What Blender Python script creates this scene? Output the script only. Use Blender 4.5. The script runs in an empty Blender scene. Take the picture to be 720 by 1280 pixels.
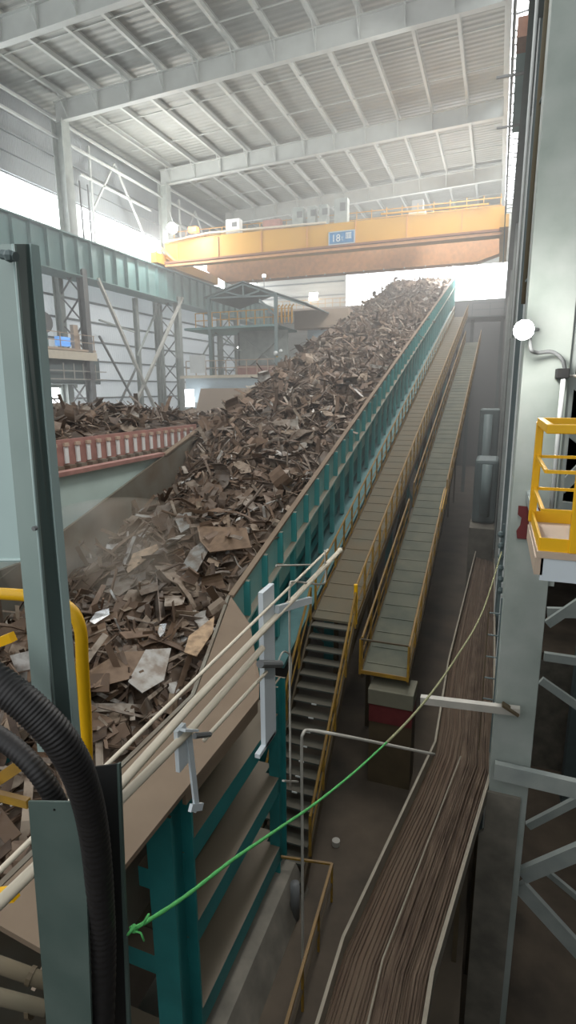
import bpy, bmesh, math, random
from mathutils import Vector, Matrix, noise
random.seed(7)
C = bpy.context.scene.collection
V = Vector

# ------------------------------------------------------------------ camera frame (world: X across the hall, Y down the hall, Z up, eye at origin)
FPX, CX, CY = 693.0, 360.0, 640.0
Yc = V((262, -154, FPX)).normalized()
Dn = V((25, 3160, FPX)); Dn = (Dn - Yc*Dn.dot(Yc)).normalized()
Zc = -Dn
Xc = Yc.cross(Zc)
if Xc.x < 0: Xc = -Xc
def at(u, v, x=None, y=None, z=None):
    c = V((u-CX, v-CY, FPX)); r = V((Xc.dot(c), Yc.dot(c), Zc.dot(c)))
    t = x/r.x if x is not None else y/r.y if y is not None else z/r.z
    return r*t
FLOOR = -10.0

# ------------------------------------------------------------------ materials
M = {}
def mat(name, col, rough=.6, metal=0., var=.15, scale=3., dust=0., dustcol=(.16,.12,.085), emit=None, bump=0., stain=None, stretch=None, wave=None):
    m = bpy.data.materials.new(name); m.use_nodes = True
    nt = m.node_tree; N = nt.nodes; L = nt.links
    b = N['Principled BSDF']
    b.inputs['Roughness'].default_value = rough; b.inputs['Metallic'].default_value = metal
    tc = N.new('ShaderNodeNewGeometry')
    mp = N.new('ShaderNodeMapping'); L.new(tc.outputs['Position'], mp.inputs[0])
    if stretch: mp.inputs['Scale'].default_value = stretch
    nz = N.new('ShaderNodeTexNoise'); nz.inputs['Scale'].default_value = scale; nz.inputs['Detail'].default_value = 5
    L.new(mp.outputs[0], nz.inputs['Vector'])
    rp = N.new('ShaderNodeValToRGB'); rp.color_ramp.elements[0].position = .3; rp.color_ramp.elements[1].position = .72
    c2 = stain if stain else tuple(min(1, c*(1+var)) for c in col)
    c1 = tuple(c*(1-var) for c in col)
    rp.color_ramp.elements[0].color = (*c1, 1); rp.color_ramp.elements[1].color = (*c2, 1)
    L.new(nz.outputs[0], rp.inputs[0])
    out = rp.outputs[0]
    if dust > 0:      # settled dust on upward faces
        sp = N.new('ShaderNodeSeparateXYZ'); L.new(tc.outputs['Normal'], sp.inputs[0])
        mr = N.new('ShaderNodeMapRange'); mr.inputs[1].default_value = .35; mr.inputs[2].default_value = .9
        mr.inputs[4].default_value = dust
        L.new(sp.outputs['Z'], mr.inputs[0])
        mx = N.new('ShaderNodeMix'); mx.data_type = 'RGBA'
        L.new(mr.outputs[0], mx.inputs[0]); L.new(out, mx.inputs[6]); mx.inputs[7].default_value = (*dustcol, 1)
        out = mx.outputs[2]
    L.new(out, b.inputs['Base Color'])
    if wave:          # corrugated profile of sheeting: (axis, scale, strength)
        wv = N.new('ShaderNodeTexWave'); wv.bands_direction = wave[0]; wv.inputs['Scale'].default_value = wave[1]
        L.new(tc.outputs['Position'], wv.inputs['Vector'])
        bp = N.new('ShaderNodeBump'); bp.inputs['Strength'].default_value = wave[2]; bp.inputs['Distance'].default_value = .05
        L.new(wv.outputs['Fac'], bp.inputs['Height']); L.new(bp.outputs[0], b.inputs['Normal'])
    elif bump:
        bp = N.new('ShaderNodeBump'); bp.inputs['Strength'].default_value = bump
        L.new(nz.outputs[0], bp.inputs['Height']); L.new(bp.outputs[0], b.inputs['Normal'])
    if emit:
        b.inputs['Emission Color'].default_value = (*emit[0], 1); b.inputs['Emission Strength'].default_value = emit[1]
    M[name] = m; return m
def srgb(r, g, b):
    f = lambda c: (c/255/12.92) if c/255 <= .04045 else ((c/255+.055)/1.055)**2.4
    return (f(r), f(g), f(b))
mat('roof_steel', srgb(180,184,180), .6, 0, .06, 1.5)
mat('deck', srgb(150,153,148), .6, 0, .08, .8)
mat('siding', srgb(140,146,148), .6, 0, .06, .5, wave=('Y', 1.6, .5))
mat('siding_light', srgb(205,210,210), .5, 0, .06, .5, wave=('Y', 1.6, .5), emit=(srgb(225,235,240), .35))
mat('girt', srgb(120,126,128), .6)
mat('end_siding', srgb(200,200,192), .6, 0, .05, .5, wave=('Z', .5, .8))
mat('glazing', (.9,.95,1), .4, emit=((.96,.985,1.0), 6))
mat('steel_column', srgb(150,158,154), .6, 0, .1, 2, stain=srgb(168,174,168))
mat('near_column', srgb(150,160,152), .7, 0, .08, 1.6, stain=srgb(170,176,170), bump=.1)
mat('brace_light', srgb(190,190,182), .6)
mat('brace_dark', srgb(110,112,112), .6)
mat('girder_green', srgb(112,144,142), .6, 0, .12, 1.0, dust=.6, dustcol=srgb(130,120,108))
mat('crane_yellow', srgb(206,156,56), .5, 0, .07, .4)
mat('crane_dark', srgb(140,92,66), .6)
mat('crane_orange', srgb(206,150,98), .5)
mat('sign_blue', srgb(60,130,178), .5)
mat('white', srgb(225,228,225), .5, 0, .04)
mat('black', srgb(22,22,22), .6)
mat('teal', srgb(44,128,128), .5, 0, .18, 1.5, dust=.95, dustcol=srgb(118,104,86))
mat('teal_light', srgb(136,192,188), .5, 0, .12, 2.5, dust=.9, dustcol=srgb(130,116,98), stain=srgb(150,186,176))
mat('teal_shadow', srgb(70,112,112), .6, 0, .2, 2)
mat('liner', srgb(138,136,124), .6, .2, .15, 1.2, stain=srgb(112,98,82), bump=.15)
mat('rib_teal', srgb(66,150,148), .5, 0, .15, 1.5, dust=.8, dustcol=srgb(118,104,86))
mat('box_wall', srgb(192,210,202), .55, 0, .06, .8)
mat('dusty_plate', srgb(138,120,100), .8, 0, .12, 1.5, stain=srgb(120,102,84))
mat('rust_red', srgb(164,122,112), .7, 0, .2, 2.5)
mat('yellow', srgb(236,180,10), .45, 0, .06, 3)
mat('yellow_dusty', srgb(200,154,44), .6, 0, .25, 4, dust=.7, dustcol=srgb(120,96,66), stain=srgb(130,102,52))
mat('deck_dusty', srgb(114,101,79), .85, 0, .12, 1.5, stain=srgb(100,96,80), bump=.2)
mat('deck_green', srgb(84,90,78), .8, 0, .12, 1.5, stain=srgb(104,104,88), bump=.2)
mat('tread', srgb(76,80,74), .8, 0, .15, 2, dust=.6, dustcol=srgb(96,88,74))
mat('stringer', srgb(84,72,52), .7, 0, .2, 2)
mat('cream', srgb(214,204,184), .5, 0, .06, 4)
mat('pipe_grey', srgb(176,172,162), .5, 0, .08, 4)
mat('bracket_white', srgb(206,214,218), .4, 0, .04, 2)
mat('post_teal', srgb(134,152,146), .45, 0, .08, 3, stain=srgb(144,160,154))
mat('post_shaded', srgb(84,100,96), .5, 0, .1, 3)
mat('panel_teal', srgb(172,192,188), .4, 0, .05, 2)
mat('hose', srgb(34,32,32), .55, 0, .2, 20)
mat('channel_green', srgb(74,92,86), .5, 0, .15, 4, stain=srgb(86,100,94))
mat('rope_green', srgb(80,170,90), .8, 0, .15, 30)
mat('rope_fade', srgb(140,140,104), .8, 0, .15, 30)
mat('concrete', srgb(112,108,98), .9, 0, .2, 2, stain=srgb(138,132,120), bump=.2)
mat('floor', srgb(84,76,66), .95, 0, .35, .7, stain=srgb(104,92,78), bump=.3)
mat('tray', srgb(112,96,78), .85, 0, .25, 2.2, stretch=(6, .5, 6), stain=srgb(88,68,52), bump=.2)
mat('tray_rim', srgb(140,132,116), .7, 0, .15, 4)
mat('cable', srgb(84,66,52), .85, 0, .3, 3, stretch=(3,.6,3), stain=srgb(104,88,72))
mat('maroon', srgb(104,42,42), .6, 0, .12, 6)
mat('beige', srgb(120,117,100), .7, 0, .08, 3)
mat('machine', srgb(98,112,112), .6, 0, .12, 2)
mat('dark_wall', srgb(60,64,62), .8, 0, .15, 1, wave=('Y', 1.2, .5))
mat('tan_hopper', srgb(190,170,150), .6, 0, .06, 1)
mat('house_blue', srgb(176,192,200), .5, 0, .04, 1)
mat('house_steel', srgb(120,136,136), .5, 0, .08, 2)
mat('roof_sheet', srgb(120,128,128), .5, 0, .08, 2)
mat('lamp_glow', (1,1,1), .4, emit=((1,.99,.95), 60))
mat('lamp_small', (1,1,1), .4, emit=((1,.97,.9), 25))
mat('lamp_orange', (1,.4,.1), .4, emit=((1,.28,.04), 6))
mat('glow_blue', srgb(90,150,230), .4, emit=(srgb(110,170,240), .8))
mat('lamp_housing', srgb(190,194,194), .4, .3)

def scrap_mat(name, stops, rough=.6, metal=.25):
    m = bpy.data.materials.new(name); m.use_nodes = True
    nt = m.node_tree; N = nt.nodes; L = nt.links; b = N['Principled BSDF']
    b.inputs['Roughness'].default_value = rough; b.inputs['Metallic'].default_value = metal
    g = N.new('ShaderNodeNewGeometry'); oi = N.new('ShaderNodeObjectInfo')
    ad = N.new('ShaderNodeMath'); ad.operation = 'ADD'; L.new(g.outputs['Random Per Island'], ad.inputs[0]); L.new(oi.outputs['Random'], ad.inputs[1])
    fr = N.new('ShaderNodeMath'); fr.operation = 'FRACT'; L.new(ad.outputs[0], fr.inputs[0])
    rp = N.new('ShaderNodeValToRGB'); rp.color_ramp.interpolation = 'LINEAR'
    while len(rp.color_ramp.elements) < len(stops): rp.color_ramp.elements.new(.5)
    for e, (p, c) in zip(rp.color_ramp.elements, stops): e.position = p; e.color = (*c, 1)
    L.new(fr.outputs[0], rp.inputs[0])
    nz = N.new('ShaderNodeTexNoise'); nz.inputs['Scale'].default_value = 5; nz.inputs['Detail'].default_value = 6
    L.new(g.outputs['Position'], nz.inputs['Vector'])
    mx = N.new('ShaderNodeMix'); mx.data_type = 'RGBA'; mx.blend_type = 'MIX'
    mr = N.new('ShaderNodeMapRange'); mr.inputs[1].default_value = .42; mr.inputs[2].default_value = .65; mr.inputs[4].default_value = .75
    L.new(nz.outputs[0], mr.inputs[0]); L.new(mr.outputs[0], mx.inputs[0]); L.new(rp.outputs[0], mx.inputs[6]); mx.inputs[7].default_value = (*srgb(98,78,60), 1)
    L.new(mx.outputs[2], b.inputs['Base Color'])
    bp = N.new('ShaderNodeBump'); bp.inputs['Strength'].default_value = .25; L.new(nz.outputs[0], bp.inputs['Height']); L.new(bp.outputs[0], b.inputs['Normal'])
    M[name] = m
scrap_mat('scrap', [(0, srgb(66,52,42)), (.25, srgb(104,84,68)), (.5, srgb(128,104,84)), (.7, srgb(120,112,104)), (.88, srgb(150,132,112)), (.96, srgb(176,170,160)), (1, srgb(205,203,198))])
scrap_mat('scrap_dark', [(0, srgb(44,38,34)), (.4, srgb(74,62,54)), (.75, srgb(92,80,70)), (1, srgb(112,96,82))], .8, 0)
scrap_mat('plate_brown', [(0, srgb(122,100,80)), (1, srgb(134,110,88))], .65, .1)
scrap_mat('plate_tan', [(0, srgb(176,146,116)), (1, srgb(184,156,124))], .65, .1)
scrap_mat('plate_grey', [(0, srgb(134,134,130)), (1, srgb(150,148,142))], .5, .3)
scrap_mat('plate_silver', [(0, srgb(224,226,228)), (1, srgb(235,235,235))], .25, .8)

# ------------------------------------------------------------------ mesh building
class MB:
    def __init__(s): s.v = []; s.f = []
    def add(s, vs, fs):
        n = len(s.v); s.v += [V(p) for p in vs]; s.f += [tuple(i+n for i in f) for f in fs]; return s
    def hexa(s, p):   # 8 points: bottom 4 ccw, top 4
        return s.add(p, [(3,2,1,0),(4,5,6,7),(0,1,5,4),(1,2,6,5),(2,3,7,6),(3,0,4,7)])
    def box(s, x0, x1, y0, y1, z0, z1):
        return s.hexa([(x0,y0,z0),(x1,y0,z0),(x1,y1,z0),(x0,y1,z0),(x0,y0,z1),(x1,y0,z1),(x1,y1,z1),(x0,y1,z1)])
    def frame(s, p, q, up=None):
        p, q = V(p), V(q); d = (q-p).normalized()
        up = V(up) if up else V((0,0,1))
        if abs(d.dot(up)) > .98: up = V((0,1,0))
        a = d.cross(up).normalized(); b = a.cross(d).normalized()
        return p, q, a, b
    def bar(s, p, q, w, h, up=None, oa=0., ob=0.):
        p, q, a, b = s.frame(p, q, up); a1 = a*(w/2); b1 = b*(h/2); o = a*oa + b*ob
        return s.hexa([p+o-a1-b1, p+o+a1-b1, q+o+a1-b1, q+o-a1-b1, p+o-a1+b1, p+o+a1+b1, q+o+a1+b1, q+o-a1+b1])
    def ibeam(s, p, q, w, h, t=.03, up=None):
        s.bar(p, q, w, t, up, 0, h/2-t/2); s.bar(p, q, w, t, up, 0, -h/2+t/2); return s.bar(p, q, t, h-2*t, up)
    def tube(s, pts, r, n=8, rf=None, cap=True):
        pts = [V(p) for p in pts]; m = len(pts); base = len(s.v); pa = None
        for i, p in enumerate(pts):
            d = (pts[min(i+1, m-1)] - pts[max(i-1, 0)]).normalized()
            if pa is None:
                u = V((0,0,1)) if abs(d.z) < .9 else V((1,0,0)); a = d.cross(u).normalized()
            else: a = (pa - d*pa.dot(d)).normalized()
            pa = a; b = d.cross(a); rr = rf(i) if rf else r
            for k in range(n):
                t = 2*math.pi*k/n; s.v.append(p + (a*math.cos(t)+b*math.sin(t))*rr)
        for i in range(m-1):
            for k in range(n):
                s.f.append((base+i*n+k, base+i*n+(k+1)%n, base+(i+1)*n+(k+1)%n, base+(i+1)*n+k))
        if cap: s.f.append(tuple(base+k for k in reversed(range(n)))); s.f.append(tuple(base+(m-1)*n+k for k in range(n)))
        return s
    def prism(s, poly, off):
        n = len(poly); off = V(off); P = [V(p) for p in poly]
        return s.add(P + [p+off for p in P], [tuple(reversed(range(n))), tuple(range(n, 2*n))] + [(i, (i+1)%n, (i+1)%n+n, i+n) for i in range(n)])
    def disc_z(s, c, r, h, n=20, axis=(0,0,1), r2=None):
        c = V(c); ax = V(axis).normalized(); return s.tube([c, c+ax*h], r, n, (lambda i: r if i == 0 else (r2 if r2 else r)))
    def sphere(s, c, r, n=12, sz=1.):
        c = V(c); b = len(s.v)
        for i in range(1, n//2):
            t = math.pi*i/(n//2)
            for k in range(n): p = 2*math.pi*k/n; s.v.append(c+V((math.sin(t)*math.cos(p)*r, math.sin(t)*math.sin(p)*r, math.cos(t)*r*sz)))
        rows = n//2-1; top = len(s.v); s.v += [c+V((0,0,r*sz)), c-V((0,0,r*sz))]
        for i in range(rows-1):
            for k in range(n): s.f.append((b+i*n+k, b+(i+1)*n+k, b+(i+1)*n+(k+1)%n, b+i*n+(k+1)%n))
        for k in range(n):
            s.f.append((top, b+k, b+(k+1)%n)); s.f.append((top+1, b+(rows-1)*n+(k+1)%n, b+(rows-1)*n+k))
        return s
    def build(s, name, m, parent=None, smooth=False, bevel=0.):
        me = bpy.data.meshes.new(name)
        if parent is None:
            xs = [p.x for p in s.v]; ys = [p.y for p in s.v]; zs = [p.z for p in s.v]
            o0 = V(((min(xs)+max(xs))/2, (min(ys)+max(ys))/2, min(zs)))
        else:
            o0 = V((0,0,0)); q = parent
            while q is not None: o0 += q.location; q = q.parent
        me.from_pydata([p-o0 for p in s.v], [], s.f); me.update()
        if smooth:
            for p in me.polygons: p.use_smooth = True
        me.materials.append(M[m]); o = bpy.data.objects.new(name, me); C.objects.link(o)
        if parent is None: o.location = o0
        else: o.parent = parent
        if bevel:
            bv = o.modifiers.new('bevel', 'BEVEL'); bv.width = bevel; bv.segments = 2; bv.limit_method = 'ANGLE'
        return o
def tag(o, label=None, cat=None, group=None, kind=None):
    if label: o['label'] = label
    if cat: o['category'] = cat
    if group: o['group'] = group
    if kind: o['kind'] = kind
    return o
def thing(name, label, cat, loc=(0,0,0), group=None):
    o = bpy.data.objects.new(name, None); C.objects.link(o); o.location = V(loc); o.empty_display_size = .3
    return tag(o, label, cat, group)
def struct(o): o['kind'] = 'structure'; return o
def smooth_path(P, n=6):
    P = [V(p) for p in P]; out = []
    for i in range(len(P)-1):
        p0 = P[max(i-1,0)]; p1 = P[i]; p2 = P[i+1]; p3 = P[min(i+2, len(P)-1)]
        for k in range(n):
            t = k/n
            out.append(.5*((2*p1)+(p2-p0)*t+(2*p0-5*p1+4*p2-p3)*t*t+(3*p1-p0-3*p2+p3)*t**3))
    out.append(P[-1]); return out

# ================================================================== SETTING
S = .289                                                     # rise of the inclined conveyor per metre of hall
zb = lambda x: 18.9 + (x+30)*.0367                           # underside of the roof beams
PIT = -15.0
struct(MB().box(-34, .1, -8, 80, FLOOR-.3, FLOOR).build('floor', 'floor'))
struct(MB().box(.1, 9, 22, 80, FLOOR-.3, FLOOR).build('floor', 'floor'))
struct(MB().box(-.1, 9, -8, 22.2, PIT-.3, PIT).build('floor', 'floor'))
struct(MB().box(-.1, .1, -8, 22.2, PIT, FLOOR-.3).build('wall_pit', 'concrete'))
struct(MB().box(.1, 9, 22, 22.2, PIT, FLOOR-.3).build('wall_pit', 'concrete'))
struct(MB().box(-34, 9, -8.2, -8, PIT, -1.5).build('wall_light_block', 'dark_wall'))  # added unseen behind the camera to keep sky light out of the pit
# roof sheeting, corrugated across the hall
mb = MB(); ny = int((77-(-6))/.125)
prof = [-.0, .05, .05, 0]
for i in range(ny+1):
    y = -6+i*.125; h = prof[i % 4]
    for x in (-33.2, -.75): mb.v.append(V((x, y, zb(x)+1.74+h)))
for i in range(ny): a = i*2; mb.f.append((a, a+1, a+3, a+2))
n0 = len(mb.v)
for i in range(ny+1):
    y = -6+i*.125
    for x in (-33.2, -.75): mb.v.append(V((x, y, zb(x)+1.92)))
for i in range(ny): a = n0+i*2; mb.f.append((a, a+2, a+3, a+1))
struct(mb.build('ceiling', 'deck'))
# left wall: upper sheeting, lower sheeting, end posts; the daylight strip between
WX = -33.0
wl = struct(MB().box(WX-.2, WX, -6, 77, 14.85, 20.6).build('wall_left', 'siding'))
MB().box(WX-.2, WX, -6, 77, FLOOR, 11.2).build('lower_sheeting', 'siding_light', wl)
for z in (15.0, 16.3, 17.6, 18.9, 20.2): MB().bar((WX+.12, -6, z), (WX+.12, 77, z), .16, .12).build('girt', 'siding', wl)
for z in (-8, -6, -4, -2, -.5, 1, 2.6, 4.2, 5.8, 7.4, 9.0, 10.6): MB().bar((WX+.1, -6, z), (WX+.1, 77, z), .2, .14).build('girt', 'girt', wl)
w = struct(MB().box(WX-.16, WX-.06, -6, 77, 11.2, 14.85).build('window_1', 'glazing'))
for k in range(20): MB().box(WX-.06, WX, -6+k*4.2, -5.94+k*4.2, 11.2, 14.85).build('glazing_bar', 'white', w)
# lower left doorway light
w = struct(MB().box(WX+.01, WX+.06, 30.5, 37.9, -1.9, .35).build('window_2', 'glazing'))
for y in (36.3, 37.0, 37.5): MB().box(WX+.06, WX+.3, y, y+.22, -2, .45).build('mullion', 'steel_column', w)
MB().box(WX+.06, WX+.3, 30, 38.2, .35, .75).build('lintel', 'steel_column', w)
# far wall with its opening
wf = struct(MB().box(-33.2, 9, 77, 77.2, 15.0, 23.2).build('wall_far', 'end_siding'))
MB().box(-33.2, -20, 77, 77.2, FLOOR, 15.0).build('side_sheeting', 'end_siding', wf)
MB().box(-20, 9, 77, 77.2, FLOOR, 10.9).build('shaded_low_sheeting', 'dark_wall', wf)  # shade on the low end wall put into a darker material
MB().box(.4, 9, 77, 77.2, 10.9, 15).build('right_sheeting', 'end_siding', wf)
for z in (9.2, 10.9, 12.6, 14.3, 16, 17.5): MB().bar((-33, 76.9, z), (-20.2, 76.9, z), .15, .15).build('girt', 'girt', wf)
w = struct(MB().box(-20, .4, 77.05, 77.15, 10.9, 15).build('window_3', 'glazing'))
for x in (-17, -13.6, -10.2, -6.8, -3.4): MB().box(x-.05, x+.05, 76.98, 77.05, 10.9, 15).build('glazing_bar', 'white', w)
# roof light along the right eaves
w = struct(MB().box(-.75, 1.4, 16, 77, 21.95, 22.02).build('window_4', 'glazing'))
for k in range(24): MB().box(-.75, 1.4, 16+k*2.5, 16.08+k*2.5, 21.85, 21.95).build('glazing_bar', 'white', w)
# right: closed side of the neighbouring bay
struct(MB().box(1.4, 1.6, 10.5, 77, 8.5, 23).build('wall_right', 'siding'))
struct(MB().box(6.5, 6.7, -6, 77, PIT, 12).build('wall_bay', 'dark_wall'))
struct(MB().box(1.4, 6.7, 15, 77, 8.3, 8.5).build('ceiling_light_block', 'dark_wall'))  # unseen lid added to keep sky light off the bay

# ================================================================== ROOF STEEL
FR = (15.0, 28.2, 36.4, 49.9, 63.4, 76.6)
ordn = ['nearest, mostly above the picture', 'first seen at the top left', 'second seen, over the near end of the crane girder', 'third seen, just before the crane', 'fourth seen, above the yellow crane', 'last, against the far wall']
for i, y in enumerate(FR):
    if i == 0: continue
    t = thing('roof_beam', 'pale grey deep roof beam spanning the hall, ' + ordn[i], 'roof beam', (-30, y, zb(-30)))
    mb = MB(); x0, x1 = -31, -.98
    mb.prism([(x0,y-.02,zb(x0)+.04),(x1,y-.02,zb(x1)+.04),(x1,y-.02,zb(x1)+1.27),(x0,y-.02,zb(x0)+1.27)], (0,.04,0)); mb.build('web', 'roof_steel', t)
    mb = MB(); mb.bar((x0,y,zb(x0)+.025),(x1,y,zb(x1)+.025),.42,.05); mb.build('bottom_flange', 'roof_steel', t)
    mb = MB(); mb.bar((x0,y,zb(x0)+1.27),(x1,y,zb(x1)+1.27),.42,.05); mb.build('top_flange', 'roof_steel', t)
    for k in range(12):
        x = -29.9+k*2.63
        MB().box(x-.02, x+.02, y-.19, y+.19, zb(x)+.05, zb(x)+1.25).build('stiffener', 'roof_steel', t)
        if i < 5:
            mb = MB(); mb.bar((x, y+.05, zb(x)+.12), (x, y+1.15, zb(x)+1.4), .05, .05); mb.bar((x, y-.05, zb(x)+.12), (x, y-1.15, zb(x)+1.4), .05, .05)
            mb.build('fly_brace', 'roof_steel', t)
bays = ['nearest roof bay', 'second roof bay', 'third roof bay, left of the crane sign', 'fourth roof bay over the crane', 'last roof bay by the far wall']
for i in range(5):
    for k in range(12):
        x = -29.9+k*2.63
        p = (x, FR[i]+.02, zb(x)+1.5); q = (x, FR[i+1]-.02, zb(x)+1.5)
        if i == 0: p = (x, 15.2, p[2])
        o = MB().ibeam(p, q, .2, .42, .025).build('roof_purlin', 'roof_steel')
        tag(o, 'pale grey roof purlin running lengthwise in the ' + bays[i], 'purlin', 'purlins of the ' + bays[i])
for i in range(1, 5):      # thin sag rods across the purlins
    for j, f in enumerate((.33, .67)):
        y = FR[i]*(1-f)+FR[i+1]*f
        o = MB().bar((-31, y, zb(-31)+1.42), (-.7, y, zb(-.7)+1.42), .07, .07).build('sag_rod', 'roof_steel')
        tag(o, ('nearer' if j == 0 else 'farther') + ' thin cross tie of the ' + bays[i], 'tie rod')
o = MB().bar((-.8, 16, zb(0)+.2), (-.8, 77, zb(0)+.2), .3, .35).build('eaves_strut', 'roof_steel')
tag(o, 'pale grey eaves strut running lengthwise at the right edge of the roof', 'strut')
t = thing('lattice_girder', 'light lattice girder below the bright roof light at the right eaves', 'lattice', (.1, 20, 20))
for x in (-.45, .55): MB().bar((x, 16, 20.2), (x, 76, 20.2), .09, .09).build('chord', 'brace_dark', t)
for k in range(40):
    y = 17+k*1.5
    MB().bar((-.45, y, 20.2), (.55, y+(.75 if k%2 else -.2), 20.2), .07, .07).build('lacing', 'brace_dark', t)
for k in range(7): MB().bar((.55, 18+k*9, 20.2), (.55, 18+k*9, 21.9), .06, .06).build('hanger', 'brace_dark', t)
# left lengthwise tie and brace near the wall head
for z, off, lab in ((19.2, 0, 'upper'), (17.9, 1.2, 'lower')):
    o = MB().bar((-31.2+off*.2, 12, z), (-31.2+off*.2, 76, z), .16, .16).build('wall_tie', 'roof_steel')
    tag(o, lab+' lengthwise tie between the left columns under the roof', 'tie')
for i, y in enumerate((36.9, 50.4)):
    t = thing('wall_brace', 'pale diagonal bracing in the wall bay beyond the ' + ('second' if i == 0 else 'third') + ' left column', 'bracing', (-31, y, 13))
    for a, b in (((-31.3, y+6.4, 18.6), (-31.3, y+3.2, 14.2)), ((-31.3, y+6.4, 18.6), (-31.3, y+10.5, 13.6)), ((-31.3, y+2, 16.4), (-31.3, y+11.5, 16.4))):
        MB().bar(a, b, .14, .14).build('diagonal', 'roof_steel', t)
    MB().bar((-31.3, y+3.2, 11), (-31.3, y+3.2, 18.8), .16, .16).build('post', 'roof_steel', t)

# ================================================================== LEFT COLUMNS, RUNWAY GIRDER
cl = ['nearest', 'second', 'third', 'fourth']
for i, y in enumerate((23.0, 36.4, 49.9, 63.4)):
    t = thing('left_column', cl[i]+' tall grey column of the left row, laced below the runway girder', 'column', (-30.6, y, FLOOR))
    MB().ibeam((-30.7, y, 11.0), (-30.7, y, zb(-30)+.1), .85, .9, .04, up=(1,0,0)).build('upper_shaft', 'steel_column', t)
    MB().ibeam((-29.9, y, FLOOR), (-29.9, y, 9.0), .5, .6, .04, up=(1,0,0)).build('leg', 'brace_dark' if i < 2 else 'steel_column', t)
    MB().ibeam((-32.2, y, FLOOR), (-32.2, y, 11.0), .5, .6, .04, up=(1,0,0)).build('leg', 'steel_column', t)
    for k in range(9):
        z = -9.5+k*2.1
        MB().bar((-30.1, y, z), (-32.0, y, z+2.0), .12, .08).build('lacing', 'brace_dark', t)
        MB().bar((-32.0, y, z), (-30.1, y, z+2.0), .12, .08).build('lacing', 'brace_dark', t)
t = thing('runway_girder', 'blue-green crane runway girder on the left columns with vertical stiffeners', 'crane girder', (-30, 23, 8.9))
MB().box(-30.05, -30.0, 10, 77, 8.5, 11.1).build('web', 'girder_green', t)
MB().box(-30.35, -29.6, 10, 77, 11.1, 11.18).build('top_flange', 'girder_green', t)
MB().box(-30.35, -29.6, 10, 77, 8.42, 8.5).build('bottom_flange', 'girder_green', t)
MB().box(-31.9, -30.35, 10, 77, 11.0, 11.08).build('walkway', 'girder_green', t)
MB().box(-31.9, -30.35, 10, 77, 8.5, 8.58).build('bottom_plate', 'girder_green', t)
MB().bar((-30, 10, 11.26), (-30, 77, 11.26), .08, .14).build('crane_rail', 'brace_dark', t)
for k in range(44): MB().box(-30.0, -29.72, 12+k*1.5, 12.05+k*1.5, 8.5, 11.1).build('stiffener', 'girder_green', t)
for i, y in enumerate((31.0, 33.6, 39.2, 45)):
    mb = MB(); mb.tube([(-31.6, y, 11.1), (-31.6, y, 12.2), (-31.6, y+.6, 12.2), (-31.6, y+.6, 11.1)], .035, 6)
    tag(mb.build('guard_hoop', 'brace_dark'), 'small guard hoop on the left runway girder against the bright window strip', 'guard', 'guard hoops on the runway girder')
# access ladder by the second column
t = thing('ladder', 'dark access ladder beside the second left column over the window strip', 'ladder', (-29.9, 37.3, 11.1))
for y in (37.0, 37.9): MB().bar((-29.9, y, 11.1), (-29.9, y, 15.2), .1, .07).build('stile', 'brace_dark', t)
for k in range(3): MB().bar((-29.9, 37.0, 11.7+k*.9), (-29.9, 37.9, 11.7+k*.9), .05, .05).build('rung', 'brace_dark', t)
# big wall bracing between the lower columns
def brace(segs, lab, m='brace_light', w=.26):
    t = thing('column_brace', lab, 'bracing', (segs[0][0][0], segs[0][0][1], min(s[1][2] for s in segs)))
    for a, b in segs: MB().bar(a, b, w, w*.8).build('diagonal', m, t)
X = -29.7
brace([(at(122,348,x=X), at(196,516,x=X))], 'long pale diagonal falling from the second left column under the girder')
brace([(at(228,372,x=X), at(164,518,x=X))], 'long pale diagonal rising towards the third left column, crossing its mate')
brace([(at(124,420,x=-31), at(172,510,x=-31)), (at(172,456,x=-31), at(146,512,x=-31))], 'thinner dark diagonals behind the pale cross brace', 'brace_dark', .16)
brace([(at(198,382,x=-31), at(172,445,x=-31)), (at(124,400,x=-31), at(168,415,x=-31))], 'thin grey bracing high behind the pale cross brace', 'steel_column', .16)
for i, u in enumerate((168, 198)):
    p = at(u, 365, x=-31.8)
    o = MB().ibeam((-31.8, p.y, FLOOR), (-31.8, p.y, 8.4), .35, .4, .03, up=(1,0,0)).build('wall_post', 'steel_column')
    tag(o, ('nearer' if i == 0 else 'farther')+' grey wall post between the second and third left columns', 'post')
# service platform on the left, with its motor, fan and rails
t = thing('service_platform', 'yellowish service platform fixed between the left columns', 'platform', (-30.5, 34, 3))
MB().box(-32, -29.6, 28, 37, 3.0, 3.15).build('deck', 'tan_hopper', t)
MB().bar((-29.6, 28, 2.65), (-29.6, 37, 2.65), .12, .6).build('edge_beam', 'cream', t)
for y in (28, 31, 33.2, 35.2, 36.8):
    MB().bar((-29.6, y, 3.1), (-29.6, y, 4.2), .06, .06).build('post', 'tan_hopper', t)
for z in (3.65, 4.2): MB().bar((-29.6, 28, z), (-29.6, 36.9, z), .05, .05).build('rail', 'tan_hopper', t)
MB().box(-30.2, -29.9, 35.0, 35.5, 3.15, 4.9).build('end_panel', 'tan_hopper', t)
t = thing('blower_fan', 'dark round blower fan on the left service platform', 'fan', (-30.6, 32.4, 3.2))
MB().disc_z((-30.6, 32.4, 4.8), .75, .5, 20, (1,-.3,0)).build('casing', 'brace_dark', t)
MB().box(-30.9, -30.3, 32, 32.8, 3.15, 4.4).build('stand', 'girder_green', t)
o = MB().box(-30.3, -29.9, 33.4, 34.6, 3.3, 3.95).build('blue_motor', 'glow_blue', bevel=.04)  # motor, its bright blue put in as a glow of its own
tag(o, 'small bright blue motor with an added glow on the left service platform', 'box')
t = thing('pipe_rack', 'grey pipe rail and posts below the left service platform', 'pipe rail', (-30, 34, .8))
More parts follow.
